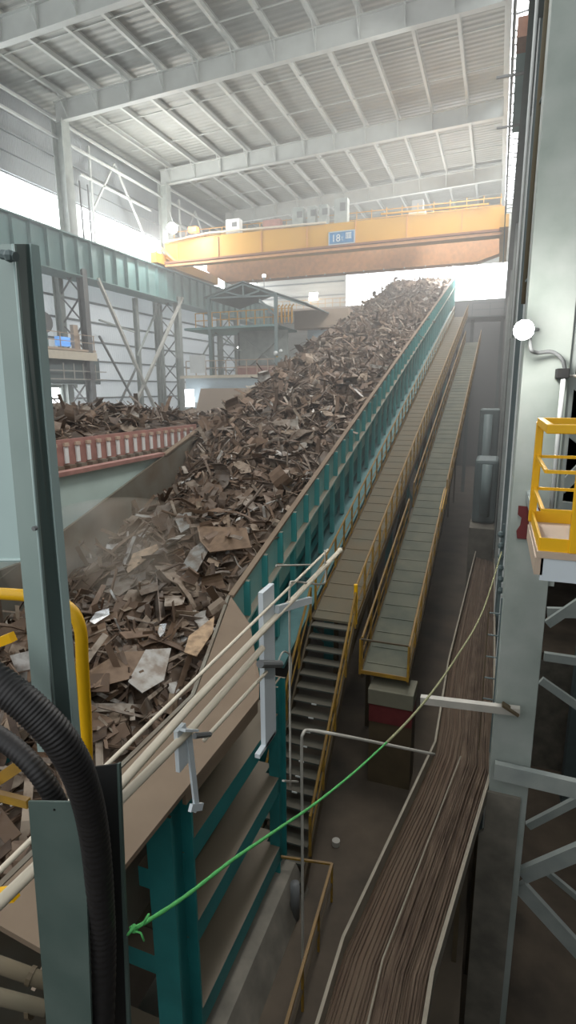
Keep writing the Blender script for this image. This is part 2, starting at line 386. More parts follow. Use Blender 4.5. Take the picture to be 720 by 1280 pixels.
for z in (.95, 1.55): MB().bar((-29.8, 30, z), (-29.8, 38.3, z), .07, .07).build('pipe', 'pipe_grey', t)
for y in (33.5, 34.6, 35.6, 37): MB().bar((-29.8, y, .9), (-29.8, y, 2.1), .06, .06).build('post', 'pipe_grey', t)
MB().box(-31.5, -30.2, 29, 38, .6, 2.6).build('duct', 'machine', t)

# ================================================================== CRANE
t = thing('overhead_crane', 'yellow double-girder overhead crane spanning the hall near its far end', 'crane', (-15, 48, 11.2))
def zc(x): return 11.28
mb = MB(); mb.prism([(-29.3,47.3,11.9),(-28.2,47.3,11.28),(-.4,47.3,11.2),(-.4,47.3,13.1),(-29.3,47.3,13.4)], (0,1.3,0)); mb.build('near_girder', 'crane_yellow', t)
mb = MB(); mb.prism([(-29.3,55.2,12.2),(-27.2,55.2,11.0),(-2.5,55.2,11.0),(-.4,55.2,11.6),(-.4,55.2,13.2),(-29.3,55.2,13.3)], (0,1.3,0)); mb.build('far_girder', 'crane_orange', t)
MB().box(-29.2, -.5, 46.9, 47.3, 11.34, 11.5).build('conductor_bar', 'crane_dark', t)
MB().box(-29.2, -.5, 47.0, 47.3, 11.1, 11.3).build('lower_walkway', 'crane_orange', t)
for k in range(7): MB().box(-28+k*4.1, -27.94+k*4.1, 47.2, 47.3, 11.5, 13.2).build('web_seam', 'crane_orange', t)
for x in (-29.75, -.35):
    MB().box(x-.3, x+.3, 46, 58, 11.35, 12.2).build('end_carriage', 'crane_yellow', t)
    for y in (46.8, 48.4, 55.6, 57.2): MB().disc_z((x-.08, y, 11.62), .28, .16, 16, (1,0,0)).build('wheel', 'crane_dark', t)
for z in (13.75, 14.3): MB().bar((-29, 48.5, z+.05), (-.6, 48.5, z-.25), .05, .05).build('walkway_rail', 'crane_yellow', t)
for k in range(24):
    x = -29+k*1.23; MB().bar((x, 48.5, 13.3), (x, 48.5, 14.3), .05, .05).build('rail_post', 'crane_yellow', t)
MB().tube([(-29.2, 46.9, 13.15), (-24.5, 46.9, 13.5), (-14, 47.1, 13.3)], .09, 8).build('hand_pipe', 'cream', t)
MB().bar((-1.5,47.1,13.3), (-9.5,47.1,13.45), .15, .1).build('top_conduit', 'crane_yellow', t)
mb = MB(); mb.bar((-29.6, 46.8, 12.9), (-28, 47.0, 11.4), .15, .15); mb.bar((-29.9, 46.6, 12.4), (-29.0, 46.8, 12.4), .1, .1); mb.build('end_bracket', 'crane_orange', t)
for x, w, h, m, lab in ((-22.6,1.3,1.25,'white','white'), (-16.6,1.0,1.5,'steel_column',0), (-15.4,.7,1.5,'steel_column',0), (-14.4,.7,1.5,'steel_column',0), (-12.9,1.1,1.8,'steel_column',0)):
    c = MB().box(x-w/2, x+w/2, 47.6, 48.3, 13.3, 13.35+h).build('electric_cabinet', m, t, bevel=.03)
    MB().box(x-.05, x+.4, 47.56, 47.6, 13.45+h*.4, 13.25+h*.85).build('hatch', 'brace_dark', c)
MB().box(-19.8, -18.2, 47.7, 48.3, 13.3, 14.2).build('motor_housing', 'rust_red', t)
MB().box(-7.9, -6.3, 50, 53, 12.9, 13.6).build('trolley_deck', 'steel_column', t)
MB().box(-7.6, -6.7, 50.2, 51, 14.3, 15.1).build('trolley_cabinet', 'girt', t)
MB().box(-7.8, -6.5, 50, 52.6, 13.6, 14.3).build('trolley_frame', 'pipe_grey', t)
# sign on the near girder with its lettering
s_ = MB().box(-13.75, -11.6, 47.18, 47.27, 11.68, 12.55).build('sign_board', 'sign_blue', t)
mb = MB()
for a in ((-13.77,-11.58,11.64,11.27),(-13.77,-11.58,12.5,12.58),(-13.78,-13.7,11.64,12.58),(-11.66,-11.57,11.64,12.58)): mb.box(a[0],a[1],47.14,47.2,a[2],a[3])
mb.build('sign_frame', 'house_blue', s_)
def text(body, size, loc, m, parent, rotz=0, name='lettering'):
    cu = bpy.data.curves.new(name, 'FONT'); cu.body = body; cu.size = size; cu.extrude = .01
    to = bpy.data.objects.new('tmp_text', cu); C.objects.link(to)
    dg = bpy.context.evaluated_depsgraph_get(); me = bpy.data.meshes.new_from_object(to.evaluated_get(dg)); bpy.data.objects.remove(to)
    me.name = name
    mtx = Matrix.Translation(V(loc)) @ Matrix.Rotation(rotz, 4, 'Z') @ Matrix.Rotation(math.pi/2, 4, 'X')
    p = V((0,0,0)); q = parent
    while q is not None: p += q.location; q = q.parent
    me.transform(Matrix.Translation(-p) @ mtx); me.materials.append(M[m])
    ob = bpy.data.objects.new(name, me); C.objects.link(ob); ob.parent = parent; return ob
text('18', .78, (-13.55, 47.16, 11.8), 'white', s_)
text('t', .62, (-12.72, 47.16, 11.84), 'house_blue', s_)
mb = MB()
for x in (-12.32, -12.2, -12.08, -11.96): mb.box(x, x+.06, 47.14, 47.17, 12.0, 12.36)
mb.box(-12.36, -11.86, 47.14, 47.17, 12.36, 12.4); mb.box(-12.36, -11.86, 47.14, 47.17, 11.96, 12.0); mb.build('emblem', 'white', s_)
for k in range(10):
    x = -24+k*1.9
    c = MB().sphere((x, 55.0, 10.95), .07, 8).build('under_lamp', 'white', t)
o = MB().box(-26.6, -25.8, 46.9, 47.4, 13.75, 14.15).build('warning_lamp', 'lamp_orange', t)

# ================================================================== LAMPS
def bulb_lamp(c, r, lab, m='lamp_glow', arm=None, back=(0,1,0), power=0):
    c = V(c); t = thing('flood_lamp', lab, 'lamp', c)
    MB().sphere(c, r, 16).build('glowing_face', m, t, smooth=True)
    MB().disc_z(c+V(back)*r*.5, r*1.05, r*.9, 16, back, r*.6).build('housing', 'lamp_housing', t)
    if arm: MB().tube([c+V(back)*r, arm], .03, 6).build('arm', 'brace_dark', t)
    if power:
        ld = bpy.data.lights.new('lamp_light', 'POINT'); ld.energy = power; ld.shadow_soft_size = r*1.3; ld.color = (1,.98,.94)
        lo = bpy.data.objects.new('lamp_light', ld); C.objects.link(lo); lo.location = c - V(back)*r*2.6
    return t
bulb_lamp(at(655,412,y=8.6), .13, 'glaring round flood lamp beside the near right column', arm=at(672,412,y=9.1), power=120)
bulb_lamp(at(215,285,y=45), .42, 'glaring flood lamp above the left end of the yellow crane', arm=at(212,262,y=46), power=2500)
bulb_lamp(at(570,330,y=63), .45, 'glaring flood lamp over the top end of the conveyor', arm=at(575,310,y=64), power=2500)
bulb_lamp(at(620,312,y=60), .28, 'small round lamp below the right end of the crane', 'lamp_small', arm=at(628,300,y=60.5))
bulb_lamp(at(330,345,y=47), .16, 'small lamp on a mast over the drive house roof', 'lamp_small', arm=at(330,372,y=47), back=(0,0,-1))
bulb_lamp(at(298,435,y=44), .1, 'tiny lamp inside the drive house', 'lamp_small')
# lamp cable and junction box on the near column
o = MB().tube(smooth_path([at(662,422,y=8.9), at(664,437,y=8.9), at(672,441,y=9.05), at(690,440,y=9.1), at(703,450,y=9.1), at(707,468,y=9.2)]), .028, 8).build('lamp_cable', 'brace_dark', smooth=True)
tag(o, 'dark flexible cable curving from the lamp on the near right column', 'cable')
t = thing('junction_box', 'small black junction box at the right edge of the near column', 'junction box', at(702,470,y=9.1))
a = at(695,461,y=9.2); b = at(710,473,y=9.2)
MB().box(a.x, b.x, 9.05, 9.3, b.z, a.z).build('box', 'black', t, bevel=.01)
MB().tube([at(706,470,y=9.15), at(735,470,y=9.15)], .02, 8).build('side_pipe', 'pipe_grey', t)
o = MB().tube([at(705,466,y=9.1), at(700,520,y=9.1), at(689,642,y=9.1)], .035, 8).build('conduit', 'white', smooth=True)
tag(o, 'thin white conduit running down the near column behind the yellow cage', 'conduit')

# ================================================================== RIGHT COLUMNS
def rcol(y, lab, m='steel_column', flange=.62, x0=.35):
    t = thing('right_column', lab, 'column', (x0+.3, y, FLOOR))
    MB().box(x0, x0+flange, y, y+.06, FLOOR, 9.1).build('near_flange', m, t); MB().box(x0+.3, x0+flange, y, y+1, 9.1, 14).build('upper_shaft', m, t)
    MB().box(x0+flange/2-.03, x0+flange/2+.03, y+.06, y+.94, FLOOR, 9.1).build('web', m, t)
    MB().box(x0, x0+flange, y+.94, y+1.0, FLOOR, 9.1).build('far_flange', m, t)
    return t
t = thing('right_column', 'massive pale grey-green column in the right foreground with peeling paint', 'column', (.65, 9.5, PIT))
MB().box(.33, .97, 9.3, 10.3, PIT, 14).build('shaft', 'near_column', t, bevel=.01)
MB().box(.97, 1.06, 9.36, 10.2, -3.1, 14).build('edge_plate', 'steel_column', t)
mb = MB(); mb.prism([(.30,9.24,-7.0),(.86,9.24,-7.0),(.86,9.24,PIT),(.22,9.24,PIT),(.22,9.24,-7.9),(.3,9.24,-7.8)], (0,.07,0)); mb.build('base_casing', 'concrete', t)
p0 = at(648,632,y=9.29); p1 = at(688,676,y=9.29)
mb = MB(); poly = [(p0.x,9.275,p0.z),(p1.x,9.275,p0.z-.02),(p1.x,9.275,p1.z),(p0.x+.02,9.275,p1.z),(p0.x,9.275,p1.z+.12),(p0.x+.05,9.275,p1.z+.22),(p0.x+.06,9.275,p1.z+.34),(p0.x,9.275,p0.z-.14)]
mb.prism(poly, (0,.02,0)); mb.build('paint_patch', 'maroon', t)
for i, y in enumerate((23.0, 36.4, 49.9, 63.4)):
    rcol(y, ['second', 'third', 'fourth', 'fifth'][i]+' steel column of the right row behind the massive near one')
# intermediate members seen just left of the near column
for u0, u1, y, m, nm, lab in ((648,655,14.0,'steel_column','wall_post','broad pale post just behind the near right column'), (640,646,17.5,'machine','wall_post','narrow dull post behind the pale one at the right')):
    a = at(u0, 486, y=y); b = at(u1, 486, y=y)
    t = thing(nm, lab, 'post', ((a.x+b.x)/2, y, FLOOR)); MB().box(a.x, b.x, y, y+.5, PIT, 9.1).build('shaft', m, t); MB().box(a.x-.03, a.x, y-.02, y+.1, PIT, 9.1).build('edge_strip', 'white', t)
t = thing('down_pipe', 'dusty brown vertical pipe beside the top of the near right column', 'pipe', (.42, 12, 2))
a = at(680, 0, y=12.2)
MB().tube([(.37, 12.2, 1.6), (.37, 12.2, 9)], .06, 10).build('pipe', 'deck_dusty', t, smooth=True)
MB().tube([(.2, 12.6, 1.0), (.2, 12.6, 9)], .03, 8).build('thin_pipe', 'white', t, smooth=True)
for z in (2, 5, 8): MB().bar((.37, 12.2, z), (.6, 10.3, z), .04, .04).build('clamp', 'machine', t)
t = thing('runway_girder', 'grey-green crane runway girder on the right columns', 'crane girder', (.35, 20, 9))
MB().box(.33, .37, 11, 77, 9.2, 11.0).build('web', 'machine', t)
MB().box(.1, .6, 11, 77, 11.0, 11.06).build('top_flange', 'machine', t); MB().box(.1, .6, 11, 77, 9.14, 9.2).build('bottom_flange', 'machine', t)
for k in range(26): MB().box(.12, .33, 14+k*2.4, 14.05+k*2.4, 9.2, 11.0).build('stiffener', 'machine', t)
t = thing('cable_duct', 'dark green boxed cable duct hanging high beside the near right column', 'duct', (.05, 24, 10.6))
MB().box(-.16, .12, 20.8, 27.6, 10.4, 10.9).build('duct', 'girder_green', t)
MB().box(-.17, .13, 20.7, 21.6, 10.38, 10.92).build('end_cover', 'crane_dark', t)
for y in (22.8, 26.8): MB().bar((-.75, y, 10.36), (.5, y, 10.36), .07, .07).build('hanger', 'brace_dark', t)
o = MB().bar((-.28, 14, 10.6), (-.28, 60, 10.6), .06, .1).build('conductor_rail', 'brace_dark'); tag(o, 'thin dark conductor rail running lengthwise beside the cable duct', 'rail')
# bay bracing right of the near column
def rb(lab, a, b, w, h, m='steel_column', nm='bay_brace'):
    tag(MB().bar(a, b, w, h).build(nm, m), lab, 'bracing')
rb('heavy grey horizontal beam meeting the near right column low down', at(618,962,y=9.15), at(790,1002,y=9.15), .12, .3, nm='bay_beam')
rb('green-grey brace rising right from the foot of the near column', at(652,1094,y=9.7), at(780,1040,y=9.7), .12, .28)
rb('green-grey brace falling right from the foot of the near column', at(648,1105,y=9.8), at(780,1250,y=9.8), .12, .28)
rb('thin brace rising right just under the heavy horizontal beam', at(660,1032,y=10.4), at(780,970,y=10.4), .1, .14)
rb('slim brace falling right behind the lower braces', at(672,1080,y=11.5), at(780,1170,y=11.5), .1, .12)
rb('pale horizontal strut right of the near column under the cage', at(680,820,y=11), at(790,836,y=11), .1, .16)
rb('pale diagonal right of the near column under the cage', at(684,780,y=11.2), at(790,708,y=11.2), .1, .16)
rb('grey horizontal strut just below the cage platform', at(684,765,y=12), at(790,768,y=12), .1, .2)
rb('diagonal falling right at the edge below the struts', at(676,850,y=12), at(790,930,y=12), .1, .16)
rb('pale diagonal seen through the yellow cage, upper', at(700,612,y=12), at(790,520,y=12), .12, .2)
rb('pale diagonal seen through the yellow cage, lower', at(695,525,y=12), at(790,600,y=12), .12, .2)
rb('pale diagonal at the right edge above the cage', at(706,470,y=12), at(790,530,y=12), .12, .2)
rb('grey horizontal beam seen through the lower cage', at(690,640,y=13), at(790,650,y=13), .12, .5)
for i, y in enumerate((15, 20)):
    tag(MB().box(3.2, 3.7, y, y+.5, PIT, 8.3).build('bay_column', 'machine'), ('nearer' if i == 0 else 'farther')+' column inside the dark right bay', 'column')

# cage landing
t = thing('guard_cage', 'bright yellow welded guard railing on the landing at the right column', 'guard railing', at(690,690,y=5.6))
Yn, Yf = 5.3, 6.5
a = at(669,530,y=5.6)
def cp(u, v, y): return at(u, v, y=y)
n0, n1 = cp(674,688,5.3), cp(674,536,5.3); XL = n0.x; ZB, ZT = n0.z, n1.z
XR = XL+.95
for x, y in ((XL,Yf), (XL+.27,Yn), (XR,Yn), (XR, Yf)):
    MB().bar((x,y,ZB), (x,y,ZT), .075, .06, up=(0,1,0)).build('post', 'yellow', t, bevel=.01)
for y in (Yn, Yf):
    MB().bar((XL-.03,y,ZT), (XR,y,ZT), .06, .08).build('top_rail', 'yellow', t, bevel=.008)
MB().bar((XL,Yn,ZT), (XL,Yf,ZT), .06, .08).build('top_rail', 'yellow', t, bevel=.008)
for f in (.34, .66):
    z = ZB+(ZT-ZB)*f
    for y in (Yn, Yf): MB().bar((XL,y,z), (XR,y,z), .03, .03).build('mid_rail', 'yellow', t)
    MB().bar((XL,Yn,z), (XL,Yf,z), .03, .03).build('mid_rail', 'yellow', t)
MB().box(XL, XR, Yn-.01, Yn+.01, ZB, ZB+.12).build('toe_board', 'yellow', t); MB().box(XL, XR, Yf-.01, Yf+.01, ZB, ZB+.12).build('toe_board', 'yellow', t)
MB().box(XL-.01, XL+.01, Yn, Yf, ZB, ZB+.12).build('toe_board', 'yellow', t)
t = thing('landing', 'white-edged steel landing carrying the yellow railing at the right column', 'platform', (XL+.4, Yn, ZB-.25))
MB().box(XL-.02, XR+.1, Yn-.04, Yf+.1, ZB-.06, ZB).build('deck', 'tan_hopper', t)
MB().box(XL+.02, XR+.1, Yn-.03, Yn+.03, ZB-.27, ZB-.06).build('front_channel', 'bracket_white', t)
MB().box(XL-.03, XL+.04, Yn-.03, Yf+.1, ZB-.22, ZB-.06).build('side_channel', 'tan_hopper', t)
for x in (XL+.12, XR): MB().bar((x, Yf, ZB-.2), (x, 9.4, ZB-.2), .08, .14).build('bearer', 'steel_column', t)

# ================================================================== CONVEYOR
cz = lambda y: -4.26 + S*(y-10.0)            # top edge of the side walls
Y0, Y1 = 10.0, 65.5
t = thing('scrap_conveyor', 'long inclined teal steel conveyor trough heaped with scrap', 'conveyor', (-8, 10, -6))
def slab(x0, x1, ya, yb, z0, z1, name, m, par, **k):     # box following the incline, z offsets from the top edge
    return MB().hexa([(x0,ya,cz(ya)+z0),(x1,ya,cz(ya)+z0),(x1,yb,cz(yb)+z0),(x0,yb,cz(yb)+z0),(x0,ya,cz(ya)+z1),(x1,ya,cz(ya)+z1),(x1,yb,cz(yb)+z1),(x0,yb,cz(yb)+z1)]).build(name, m, par, **k)
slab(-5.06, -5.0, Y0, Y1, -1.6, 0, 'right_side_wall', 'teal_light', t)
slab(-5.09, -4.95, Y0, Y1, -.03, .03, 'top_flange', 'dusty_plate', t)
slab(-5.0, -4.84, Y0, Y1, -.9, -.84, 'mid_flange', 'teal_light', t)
slab(-11.06, -10.98, Y0-1, Y1, -1.9, 0, 'left_side_wall', 'liner', t)
slab(-11.14, -10.94, 17, Y1, -.02, .04, 'left_flange', 'dusty_plate', t)
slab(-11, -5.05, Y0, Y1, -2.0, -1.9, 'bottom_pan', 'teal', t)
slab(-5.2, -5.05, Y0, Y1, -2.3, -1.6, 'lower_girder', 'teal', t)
for k in range(53):
    y = 10.6+k*1.04
    slab(-5.0, -4.86, y, y+.07, -.84, -.03, 'upper_rib', 'rib_teal', t)
for k in range(42):
    y = 11.0+k*1.3
    MB().hexa([(-5,y,cz(y)-2.6),(-4.87,y,cz(y)-2.6),(-4.87,y+.16,cz(y)-2.6),(-5,y+.16,cz(y)-2.6),(-5,y,cz(y)-.9),(-4.87,y,cz(y)-.9),(-4.87,y+.16,cz(y)-.86),(-5,y+.16,cz(y)-.86)]).build('leg', 'rib_teal', t)
MB().box(-11, -5, Y1, Y1+.6, cz(Y1)-3, cz(Y1)-.2).build('head_end', 'teal', t)
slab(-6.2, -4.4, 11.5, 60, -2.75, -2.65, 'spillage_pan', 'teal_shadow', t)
# left feeder plate with the tall pale wall standing over the trough
t2 = thing('charging_wall', 'tall pale green plate wall along the left of the scrap trough', 'wall plate', (-11.2, 10, -6))
mb = MB(); mb.prism([(-11.16,2,-7),(-11.16,17.2,-7),(-11.16,17.2,-2.22),(-11.16,2,-2.22)], (-.1,0,0)); mb.build('plate', 'box_wall', t2)
MB().bar((-11.15, 2, -2.2), (-11.15, 17.1, -2.2), .3, .12).build('rim', 'rust_red', t2)
mb = MB(); mb.prism([(-11.0,2,-7),(-11.0,10.2,-7),(-11.0,10.2,-4.2),(-11.0,2,-4.2)], (-.1,0,0)); mb.build('dusty_liner', 'liner', t2)
# rust red wall with slots behind the rim
t2 = thing('slotted_wall', 'rust red wall with a row of pale upright slots before the rear scrap pile', 'wall plate', (-12, 8, -3))
MB().box(-12.3, -12.2, 4, 21.5, -4, -1.4).build('plate', 'rust_red', t2)
MB().box(-12.3, -11.3, 4, 21.5, -2.42, -2.32).build('ledge', 'rust_red', t2)
for k in range(34):
    y = 4.4+k*.5
    MB().box(-12.2, -12.15, y, y+.15, -2.12, -1.62).build('upright', 'white', t2); MB().box(-12.2, -12.12, y-.02, y+.17, -1.6, -1.5).build('cap_block', 'tan_hopper', t2)
    if k % 1 == 0: MB().box(-12.2, -11.95, y-.06, y+.2, -2.34, -2.16).build('foot_block', 'liner', t2)

# trestles under the trough
for i in range(9):
    y = 12.5+i*6.2
    t3 = thing('conveyor_trestle', 'teal steel trestle frame carrying the inclined scrap conveyor', 'trestle', (-8, y, FLOOR), group='trestles under the conveyor')
    for x in (-5.3, -10.7): MB().bar((x, y, FLOOR), (x, y, cz(y)-2.3), .35, .35).build('post', 'teal', t3)
    MB().bar((-5.3, y, FLOOR+.6), (-10.7, y, cz(y)-2.6), .15, .15).build('diagonal', 'teal', t3)
# near feeder ledge
t3 = thing('feeder_ledge', 'wide dusty brown ledge plate along the near right edge of the scrap', 'ledge', (-3.5, 5, -5))
mb = MB(); top = [(-3.85,2.7,-4.3),(-3.85,6.4,-4.36),(-5.02,10.0,-4.26),(-4.2,9.15,-4.42),(-3.25,7.4,-4.45),(-3.05,6.9,-4.5),(-3.05,2.7,-4.42)]
mb.prism(top, (0,0,-.06)); mb.build('ledge_plate', 'dusty_plate', t3)
mb = MB(); mb.prism([(-3.86,2.7,-4.3),(-3.86,6.4,-4.34),(-5.04,10.0,-4.24),(-5.04,10.0,-6.6),(-3.86,6.4,-6.6),(-3.86,2.7,-6.6)], (-.06,0,0)); mb.build('inner_plate', 'liner', t3)
mb = MB(); mb.prism([(-3.06,2.7,-4.42),(-3.06,4.8,-4.46),(-3.2,4.8,-4.6),(-3.3,2.7,-4.9)], (-.04,0,0)); mb.build('skirt', 'tan_hopper', t3)
mb = MB(); mb.prism([(-3.07,4.8,-4.46),(-3.07,6.9,-4.5),(-4.22,9.2,-4.42),(-4.22,9.2,-5.3),(-3.07,6.9,-4.75),(-3.07,4.8,-4.7)], (-.05,0,0)); mb.build('outer_edge', 'dusty_plate', t3)
# teal support frame below
t3 = thing('support_frame', 'heavy teal steel frame under the dusty ledge in the foreground', 'frame', (-3.5, 6.5, FLOOR))
MB().ibeam((-3.45, 5.0, FLOOR), (-3.45, 5.0, -4.9), .36, .5, .04, up=(0,1,0)).build('column', 'teal', t3)
MB().ibeam((-3.5, 8.75, FLOOR), (-3.5, 8.75, -5.3), .2, .4, .04, up=(0,1,0)).build('column', 'teal', t3)
for z in (-6.0, -7.35, -8.9): 
    MB().box(-3.95, -3.4, 5.2, 8.6, z-.17, z+.17).build('beam', 'teal', t3)
    MB().bar((-3.7, 5.0, z), (-6.2, 5.0, z), .3, .3).build('cross_beam', 'teal', t3)
    MB().bar((-3.7, 8.75, z), (-6.2, 8.75, z), .3, .3).build('cross_beam', 'teal', t3)
MB().box(-4.9, -3.85, 5.2, 8.6, -7.25, -7.2).build('dusty_shelf', 'deck_dusty', t3)
for y in (5.0, 8.75): MB().bar((-6.2, y, FLOOR), (-6.2, y, -4.9), .35, .35).build('column', 'teal', t3)
o = MB().hexa([(-4.9,3.6,FLOOR),(-2.95,3.6,FLOOR),(-2.95,9.0,FLOOR),(-4.9,9.0,FLOOR),(-4.6,3.6,-9.35),(-3.2,3.6,-9.35),(-3.2,8.9,-9.35),(-4.6,8.9,-9.35)]).build('concrete_plinth', 'concrete')
tag(o, 'sloping concrete plinth under the teal foreground frame', 'plinth')
o = MB().tube([(-3.0, 8.3, FLOOR), (-3.0, 8.3, -9.2)], .09, 10).build('floor_bollard', 'brace_dark', smooth=True); tag(o, 'short dark bollard beside the concrete plinth', 'bollard')

# ================================================================== WALKWAYS AND STAIRS
def handrail(name, lab, A, B, n, h=1.05, m='yellow_dusty', mids=1, kick=True, r=.027):
    A, B = V(A), V(B); t = thing(name, lab, 'handrail', A); up = V((0,0,1))
    MB().tube([A+up*h, B+up*h], r*1.15, 6).build('top_rail', m, t)
    for j in range(mids): MB().tube([A+up*h*(j+1)/(mids+1), B+up*h*(j+1)/(mids+1)], r*.8, 6).build('mid_rail', m, t)
    if kick: MB().bar(A+up*.07, B+up*.07, .01, .13).build('toe_board', m, t)
    for i in range(n):
        p = A.lerp(B, i/(n-1)); MB().bar(p, p+up*h, r*1.9, r*1.9).build('post', m, t)
    return t
wz = lambda y: -5.05+S*(y-15.42)
YW0, YW1 = 12.9, 55.0
t = thing('upper_walkway', 'long dusty inclined walkway beside the teal conveyor wall', 'walkway', (-3.55, YW0, wz(YW0)))
MB().hexa([(-4.12,YW0,wz(YW0)-.06),(-3,YW0,wz(YW0)-.06),(-3,YW1,wz(YW1)-.06),(-4.12,YW1,wz(YW1)-.06),(-4.12,YW0,wz(YW0)),(-3,YW0,wz(YW0)),(-3,YW1,wz(YW1)),(-4.12,YW1,wz(YW1))]).build('deck', 'deck_dusty', t)
for k in range(70):
    y = YW0+.3+k*.6; MB().box(-4.08, -3.04, y, y+.05, wz(y)-.02, wz(y)+.016).build('cleat', 'deck_dusty', t)
for x in (-4.14, -2.98): MB().bar((x,YW0,wz(YW0)-.1), (x,YW1,wz(YW1)-.1), .06, .24).build('side_channel', 'stringer', t)
handrail('handrail', 'yellow railing on the conveyor side of the upper inclined walkway', (-4.14,YW0+.3,wz(YW0+.3)), (-4.14,YW1,wz(YW1)), 44, .95)
handrail('handrail', 'yellow railing on the open side of the upper inclined walkway', (-2.98,YW0,wz(YW0)), (-2.98,YW1,wz(YW1)), 44, 1.0)
o = MB().tube([(-2.98,YW0-.05,wz(YW0)), (-2.98,YW0-.05,wz(YW0)+1.05)], .05, 8).build('rail_post', 'yellow'); tag(o, 'bright yellow end post where the walkway meets the stairs', 'post')
# stairs
SB = (8.75, -9.75)
t = thing('staircase', 'steep dusty steel staircase going down from the upper walkway', 'stairs', (-3.55, 10.5, FLOOR))
nst = 18
for i in range(nst):
    f = (i+.5)/nst; y = YW0+(SB[0]-YW0)*f; z = wz(YW0)+(SB[1]-wz(YW0))*f
    MB().box(-4.08, -3.04, y-.15, y+.13, z-.03, z+.01).build('tread', 'tread', t)
    if 5 < i < 13:
        MB().box(-3.62, -3.5, y-.165, y-.15, z-.028, z+.005).build('worn_mark', 'white', t)
for x in (-4.12, -3.0): MB().bar((x, YW0, wz(YW0)-.12), (x, SB[0], SB[1]-.12), .05, .26).build('stringer', 'stringer', t)
handrail('stair_rail', 'yellow stair railing on the right side of the steel staircase', (-2.97,YW0-.1,wz(YW0)-.1), (-2.97,SB[0]+.4,SB[1]+.4), 5, .95, kick=False)
handrail('stair_rail', 'yellow stair railing on the left side of the steel staircase', (-4.15,YW0-.1,wz(YW0)-.1), (-4.15,SB[0]+.4,SB[1]+.4), 5, .95, kick=False)
# supports below the walkway
for i in range(7):
    y = 15+i*6
    t = thing('walkway_support', 'slender dark post frame standing under the inclined walkways', 'support', (-3.5, y, FLOOR), group='post frames under the walkways')
    for x in (-4.05, -3.05): MB().bar((x,y,FLOOR), (x,y,wz(y)-.2), .12, .12).build('post', 'stringer', t)
    MB().bar((-4.05,y,FLOOR+.5), (-3.05,y,wz(y)-.5), .06, .06).build('diagonal', 'stringer', t)
lz = lambda y: -7.0+S*(y-12.8)
YL0, YL1 = 12.8, 50.0
t = thing('lower_walkway', 'green-grey inclined walkway lower and right of the dusty one', 'walkway', (-2.2, YL0, lz(YL0)))
MB().hexa([(-2.75,YL0,lz(YL0)-.06),(-1.62,YL0,lz(YL0)-.06),(-1.62,YL1,lz(YL1)-.06),(-2.75,YL1,lz(YL1)-.06),(-2.75,YL0,lz(YL0)),(-1.62,YL0,lz(YL0)),(-1.62,YL1,lz(YL1)),(-2.75,YL1,lz(YL1))]).build('deck', 'deck_green', t)
for k in range(60):
    y = YL0+.3+k*.6; MB().box(-2.7, -1.66, y, y+.05, lz(y)-.02, lz(y)+.016).build('cleat', 'deck_green', t)
for x in (-2.78, -1.6): MB().bar((x,YL0,lz(YL0)-.1), (x,YL1,lz(YL1)-.1), .06, .24).build('side_channel', 'stringer', t)
yb = 21.5
handrail('handrail', 'yellow railing on the right side of the lower walkway, near section', (-1.6,YL0,lz(YL0)), (-1.6,yb,lz(yb)), 9, .85)
handrail('handrail', 'yellow railing on the right side of the lower walkway, upper section', (-1.58,yb+.4,lz(yb+.4)), (-1.58,YL1,lz(YL1)), 26, .95)
handrail('handrail', 'yellow railing on the left side of the lower walkway, near section', (-2.78,YL0,lz(YL0)), (-2.78,yb-1.2,lz(yb-1.2)), 8, .9)
handrail('handrail', 'yellow railing on the left side of the lower walkway, upper section', (-2.78,yb,lz(yb)), (-2.78,YL1,lz(YL1)), 26, .95)
o = MB().bar((-1.6,yb,lz(yb)+.75), (-1.6,yb-1.6,lz(yb-1.6)+.75), .1, .12).build('rail_joint', 'yellow'); tag(o, 'bright yellow thick joint in the right railing of the lower walkway', 'rail joint')
t = thing('end_railing', 'dusty railing closing the foot of the lower green-grey walkway', 'railing', (-2.2, 12.7, -7.0))
for x in (-2.8, -1.6):
    MB().bar((x,12.7,-7.05),(x,12.7,-6.1), .05, .05).build('post', 'yellow_dusty', t)
MB().bar((-2.8,12.7,-6.1),(-1.6,12.7,-6.1), .04, .04).build('top_rail', 'stringer', t)
MB().bar((-2.8,12.7,-6.98),(-1.6,12.7,-6.98), .03, .1).build('toe_board', 'yellow_dusty', t)
t = thing('equipment_box', 'pale beige equipment box standing below the foot of the lower walkway', 'box', (-2.1, 12.4, FLOOR))
a = at(460,856,y=12.5); b = at(516,890,y=12.5)
MB().box(a.x, b.x, 12.5, 13.3, b.z, a.z-.1).build('cover', 'beige', t, bevel=.02)
MB().box(a.x+.03, b.x-.02, 12.55, 13.3, b.z-.5, b.z).build('lower_case', 'maroon', t)
MB().box(a.x+.03, b.x-.02, 12.6, 13.3, FLOOR, b.z-.5).build('stand', 'stringer', t)
# top landing
t = thing('head_platform', 'hazy grey platform frame at the top of the walkways', 'platform', (-2.5, 56, 6))
MB().box(-4.2, .2, 55, 59, wz(55)-.1, wz(55)).build('deck', 'machine', t)
for x in (-4.1, -2.6, -1.1, .1): MB().bar((x,55,wz(55)), (x,55,wz(55)+1.1), .06, .06).build('post', 'machine', t)
for z in (.55, 1.1): MB().bar((-2.6,55,wz(55)+z), (.1,55,wz(55)+z), .05, .05).build('rail', 'machine', t)
for x in (-2.6, 0): MB().bar((x,57,FLOOR), (x,57,wz(55)-.1), .3, .3).build('column', 'machine', t)
